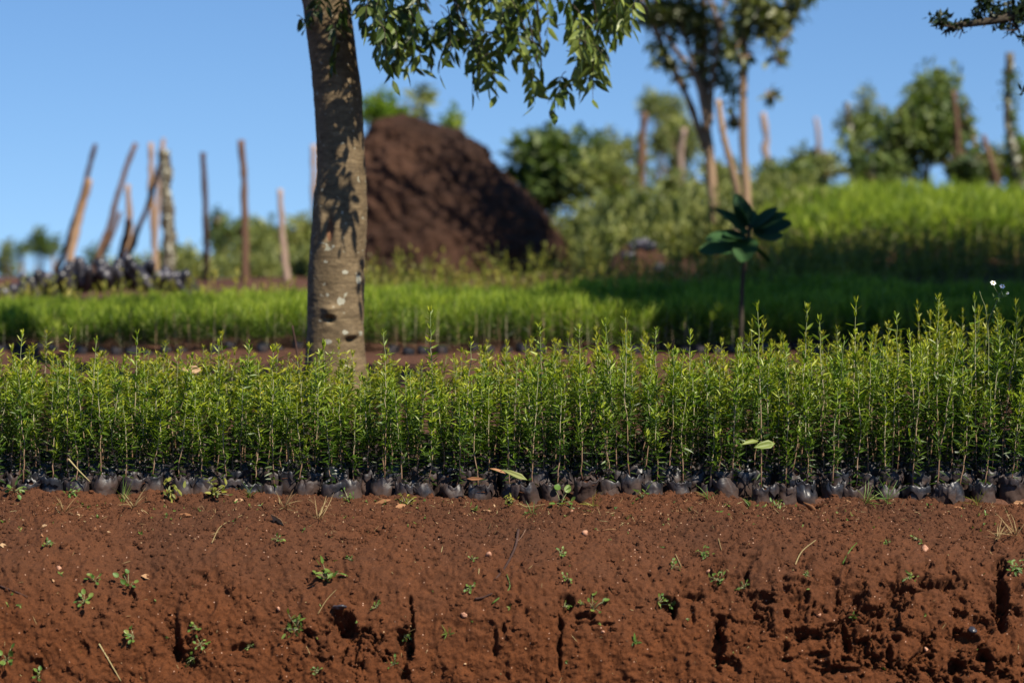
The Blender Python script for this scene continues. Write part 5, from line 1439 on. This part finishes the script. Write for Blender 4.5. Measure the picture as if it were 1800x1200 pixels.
def pebble(px, py, size, label, seed, mat='stone', lift=0.0, name='pebble', cat='stone', squash=.6):
    rg = np.random.default_rng(seed)
    p, n = frame_at(px, py); k = px_scale(7.0) * size / 2
    th = np.linspace(0, 2 * math.pi, 16, endpoint=False); ph = np.linspace(0.05, math.pi - .05, 10)
    A, B_ = np.meshgrid(ph, th, indexing='ij')
    D = np.stack([np.sin(A) * np.cos(B_), np.sin(A) * np.sin(B_), np.cos(A)], -1)
    r = 1 + .35 * fbm(D[..., 0] * 1.5, D[..., 1] * 1.5, D[..., 2] * 1.5, 3, seed)
    V = (D * r[..., None] * k * np.array([1, .8, squash])).reshape(-1, 3)
    i = np.arange(9)[:, None] * 16; j = np.arange(16)[None]; j2 = (j + 1) % 16
    Q = np.stack([i + j, i + 16 + j, i + 16 + j2, i + j2], -1).reshape(-1, 4)
    T = np.concatenate([np.stack([np.full(16, 160), np.arange(16), (np.arange(16) + 1) % 16], -1), np.stack([np.full(16, 161), 144 + (np.arange(16) + 1) % 16, 144 + np.arange(16)], -1)])
    V = np.concatenate([V, [[0, 0, k * squash], [0, 0, -k * squash]]])
    o = link(name, mesh_np(name, V, Q, T, mats=[M[mat]]), loc=tuple(p + n * (k * .3 + lift)))
    o.rotation_euler = (rg.random(), rg.random(), rg.random() * 6)
    tag(o, label, cat)
for k, (a, b_, s_, lab) in enumerate([(1027, 937, 15, 'reddish pebble on the upper middle bank'), (860, 975, 12, 'pinkish pebble left of the root'), (1626, 966, 14, 'pale pebble on the right bank'), (1005, 899, 7, 'small pebble on the lip near the middle'), (1245, 1003, 10, 'small pebble below the clinging weed'),
                                      (490, 1070, 9, 'small pebble at the left centre of the bank'), (817, 1080, 12, 'brownish pebble on the lower middle bank'), (1440, 1080, 9, 'small pink pebble on the lower right bank'), (103, 998, 9, 'small pebble on the left bank'), (1060, 1110, 7, 'tiny pale stone low in the middle'), (1630, 1142, 10, 'pale stone low on the right bank')]):
    pebble(a, b_, s_, lab, 900 + k)
pebble(597, 1066, 26, 'crumpled bluish black plastic over the deep hollow', 950, 'bag_far', name='plastic_scrap', cat='scrap', squash=.3)
pebble(1711, 1108, 16, 'small black plastic scrap on the lower right bank', 951, 'bag_far', name='plastic_scrap', cat='scrap', squash=.3)

rg = np.random.default_rng(404)
mb = MB()
for k in range(900):
    u_ = rg.random()
    i_ = np.array([0, 0])
    px_ = rg.uniform(0, 1800); py_ = 880 + abs(rg.normal()) * 26 if k < 650 else rg.uniform(900, 1190)
    p, n = on_bank(px_, py_)
    if p is None: continue
    p = np.array(p); n = np.array(n); d = rand_dir(1, rg)[0]; d = norm(d - n * (d @ n) * .85)
    if rg.random() < .62:
        L = 0.006 + 0.028 * rg.random() ** 2
        add_leaves(mb, [p + n * .002], [d + n * .12 * rg.random()], [n + rg.normal(size=3) * .3], L, 0.0012 + .0008 * rg.random(), rg.random(), 0, curl=.2 * rg.random())
    elif rg.random() < .6:
        L = 0.004 + 0.008 * rg.random()
        add_leaves(mb, [p + n * .002], [d + n * .2], [n + rg.normal(size=3) * .5], L, L * .5, rg.random(), 1, curl=.3)
    else:
        L = 0.005 + 0.008 * rg.random()
        for q in range(3):
            add_leaves(mb, [p + n * .001], [rand_dir(1, rg)[0] + n * .8], [n + rg.normal(size=3) * .5], L, L * .45, rg.random(), 2, curl=.3)
o = link('litter', mb.mesh('litter', [M['straw'], M['dry'], M['leaf_weed']], False))
tag(o, 'bits of straw, dry leaf and tiny sprouts littering the bank', 'litter', kind='stuff')

# ------------------------------------------------------------------ flowering weed at the right
FB = np.array([P(1737, 800, 7.62).x, 7.62, 0.01])
ft = root('flowering_weed', tuple(FB), 'tall thin weed with small white flowers at the right end of the bed', 'flower')
st = MB(); lf = MB()
def fp(a, b_, dy=0): return np.array(P(a, b_, 7.62 + dy)) - FB
st.add(*tube(bez([(0, 0, 0), fp(1737, 700), fp(1738, 600), fp(1738, 565), fp(1752, 530), fp(1757, 515)], 24), np.linspace(.0016, .0008, 24), 6), tint=.9)
st.add(*tube(bez([fp(1737, 600), fp(1733, 545), fp(1726, 525), fp(1722, 512)], 10), np.linspace(.0011, .0007, 10), 6), tint=.9)
for (a, b_) in [(1746, 499), (1762, 505), (1770, 518)]:
    st.add(*tube(bez([fp(1757, 520), fp((a + 1757) / 2, (b_ + 520) / 2 + 2), fp(a, b_ + 2)], 6), .0006, 5), tint=.9)
rg = np.random.default_rng(5)
for (a, b_) in [(1750, 525), (1757, 520), (1765, 522), (1752, 535), (1745, 560), (1738, 600), (1737, 640)]:
    for q in range(4):
        add_leaves(lf, [fp(a, b_)], [rand_dir(1, rg, .2)[0]], [rand_dir(1, rg)[0]], .022, .007, .4 + .3 * rg.random(), curl=.2)
link('stem', st.mesh('stem', [M['stem']]), ft); link('leaves', lf.mesh('leaves', [M['leaf_weed']], False), ft)
for (a, b_, s_) in [(1746, 497, 1.0), (1762, 503, .95), (1771, 515, .45)]:
    c = fp(a, b_); mb = MB()
    nrm = norm(np.array([.1, -.75, .65]))
    u1 = norm(np.cross(nrm, [1, 0, 0])); v1 = np.cross(nrm, u1)
    for q in range(6):
        an = q / 6 * 6.283 + .3
        mb_d = u1 * math.cos(an) + v1 * math.sin(an)
        add_leaves(mb, [np.zeros(3) + mb_d * .0015], [mb_d], [nrm], .0085 * s_, .0065 * s_, .5, curl=.1, fold=.05)
    fl = link('flower', mb.mesh('flower', [M['petal']], False), ft, tuple(c))
    dV = ICO * .0032 * s_; me = mesh_np('flower_centre', dV + nrm * .0015, tris=ICOT, mats=[M['disc']])
    link('flower_centre', me, fl)
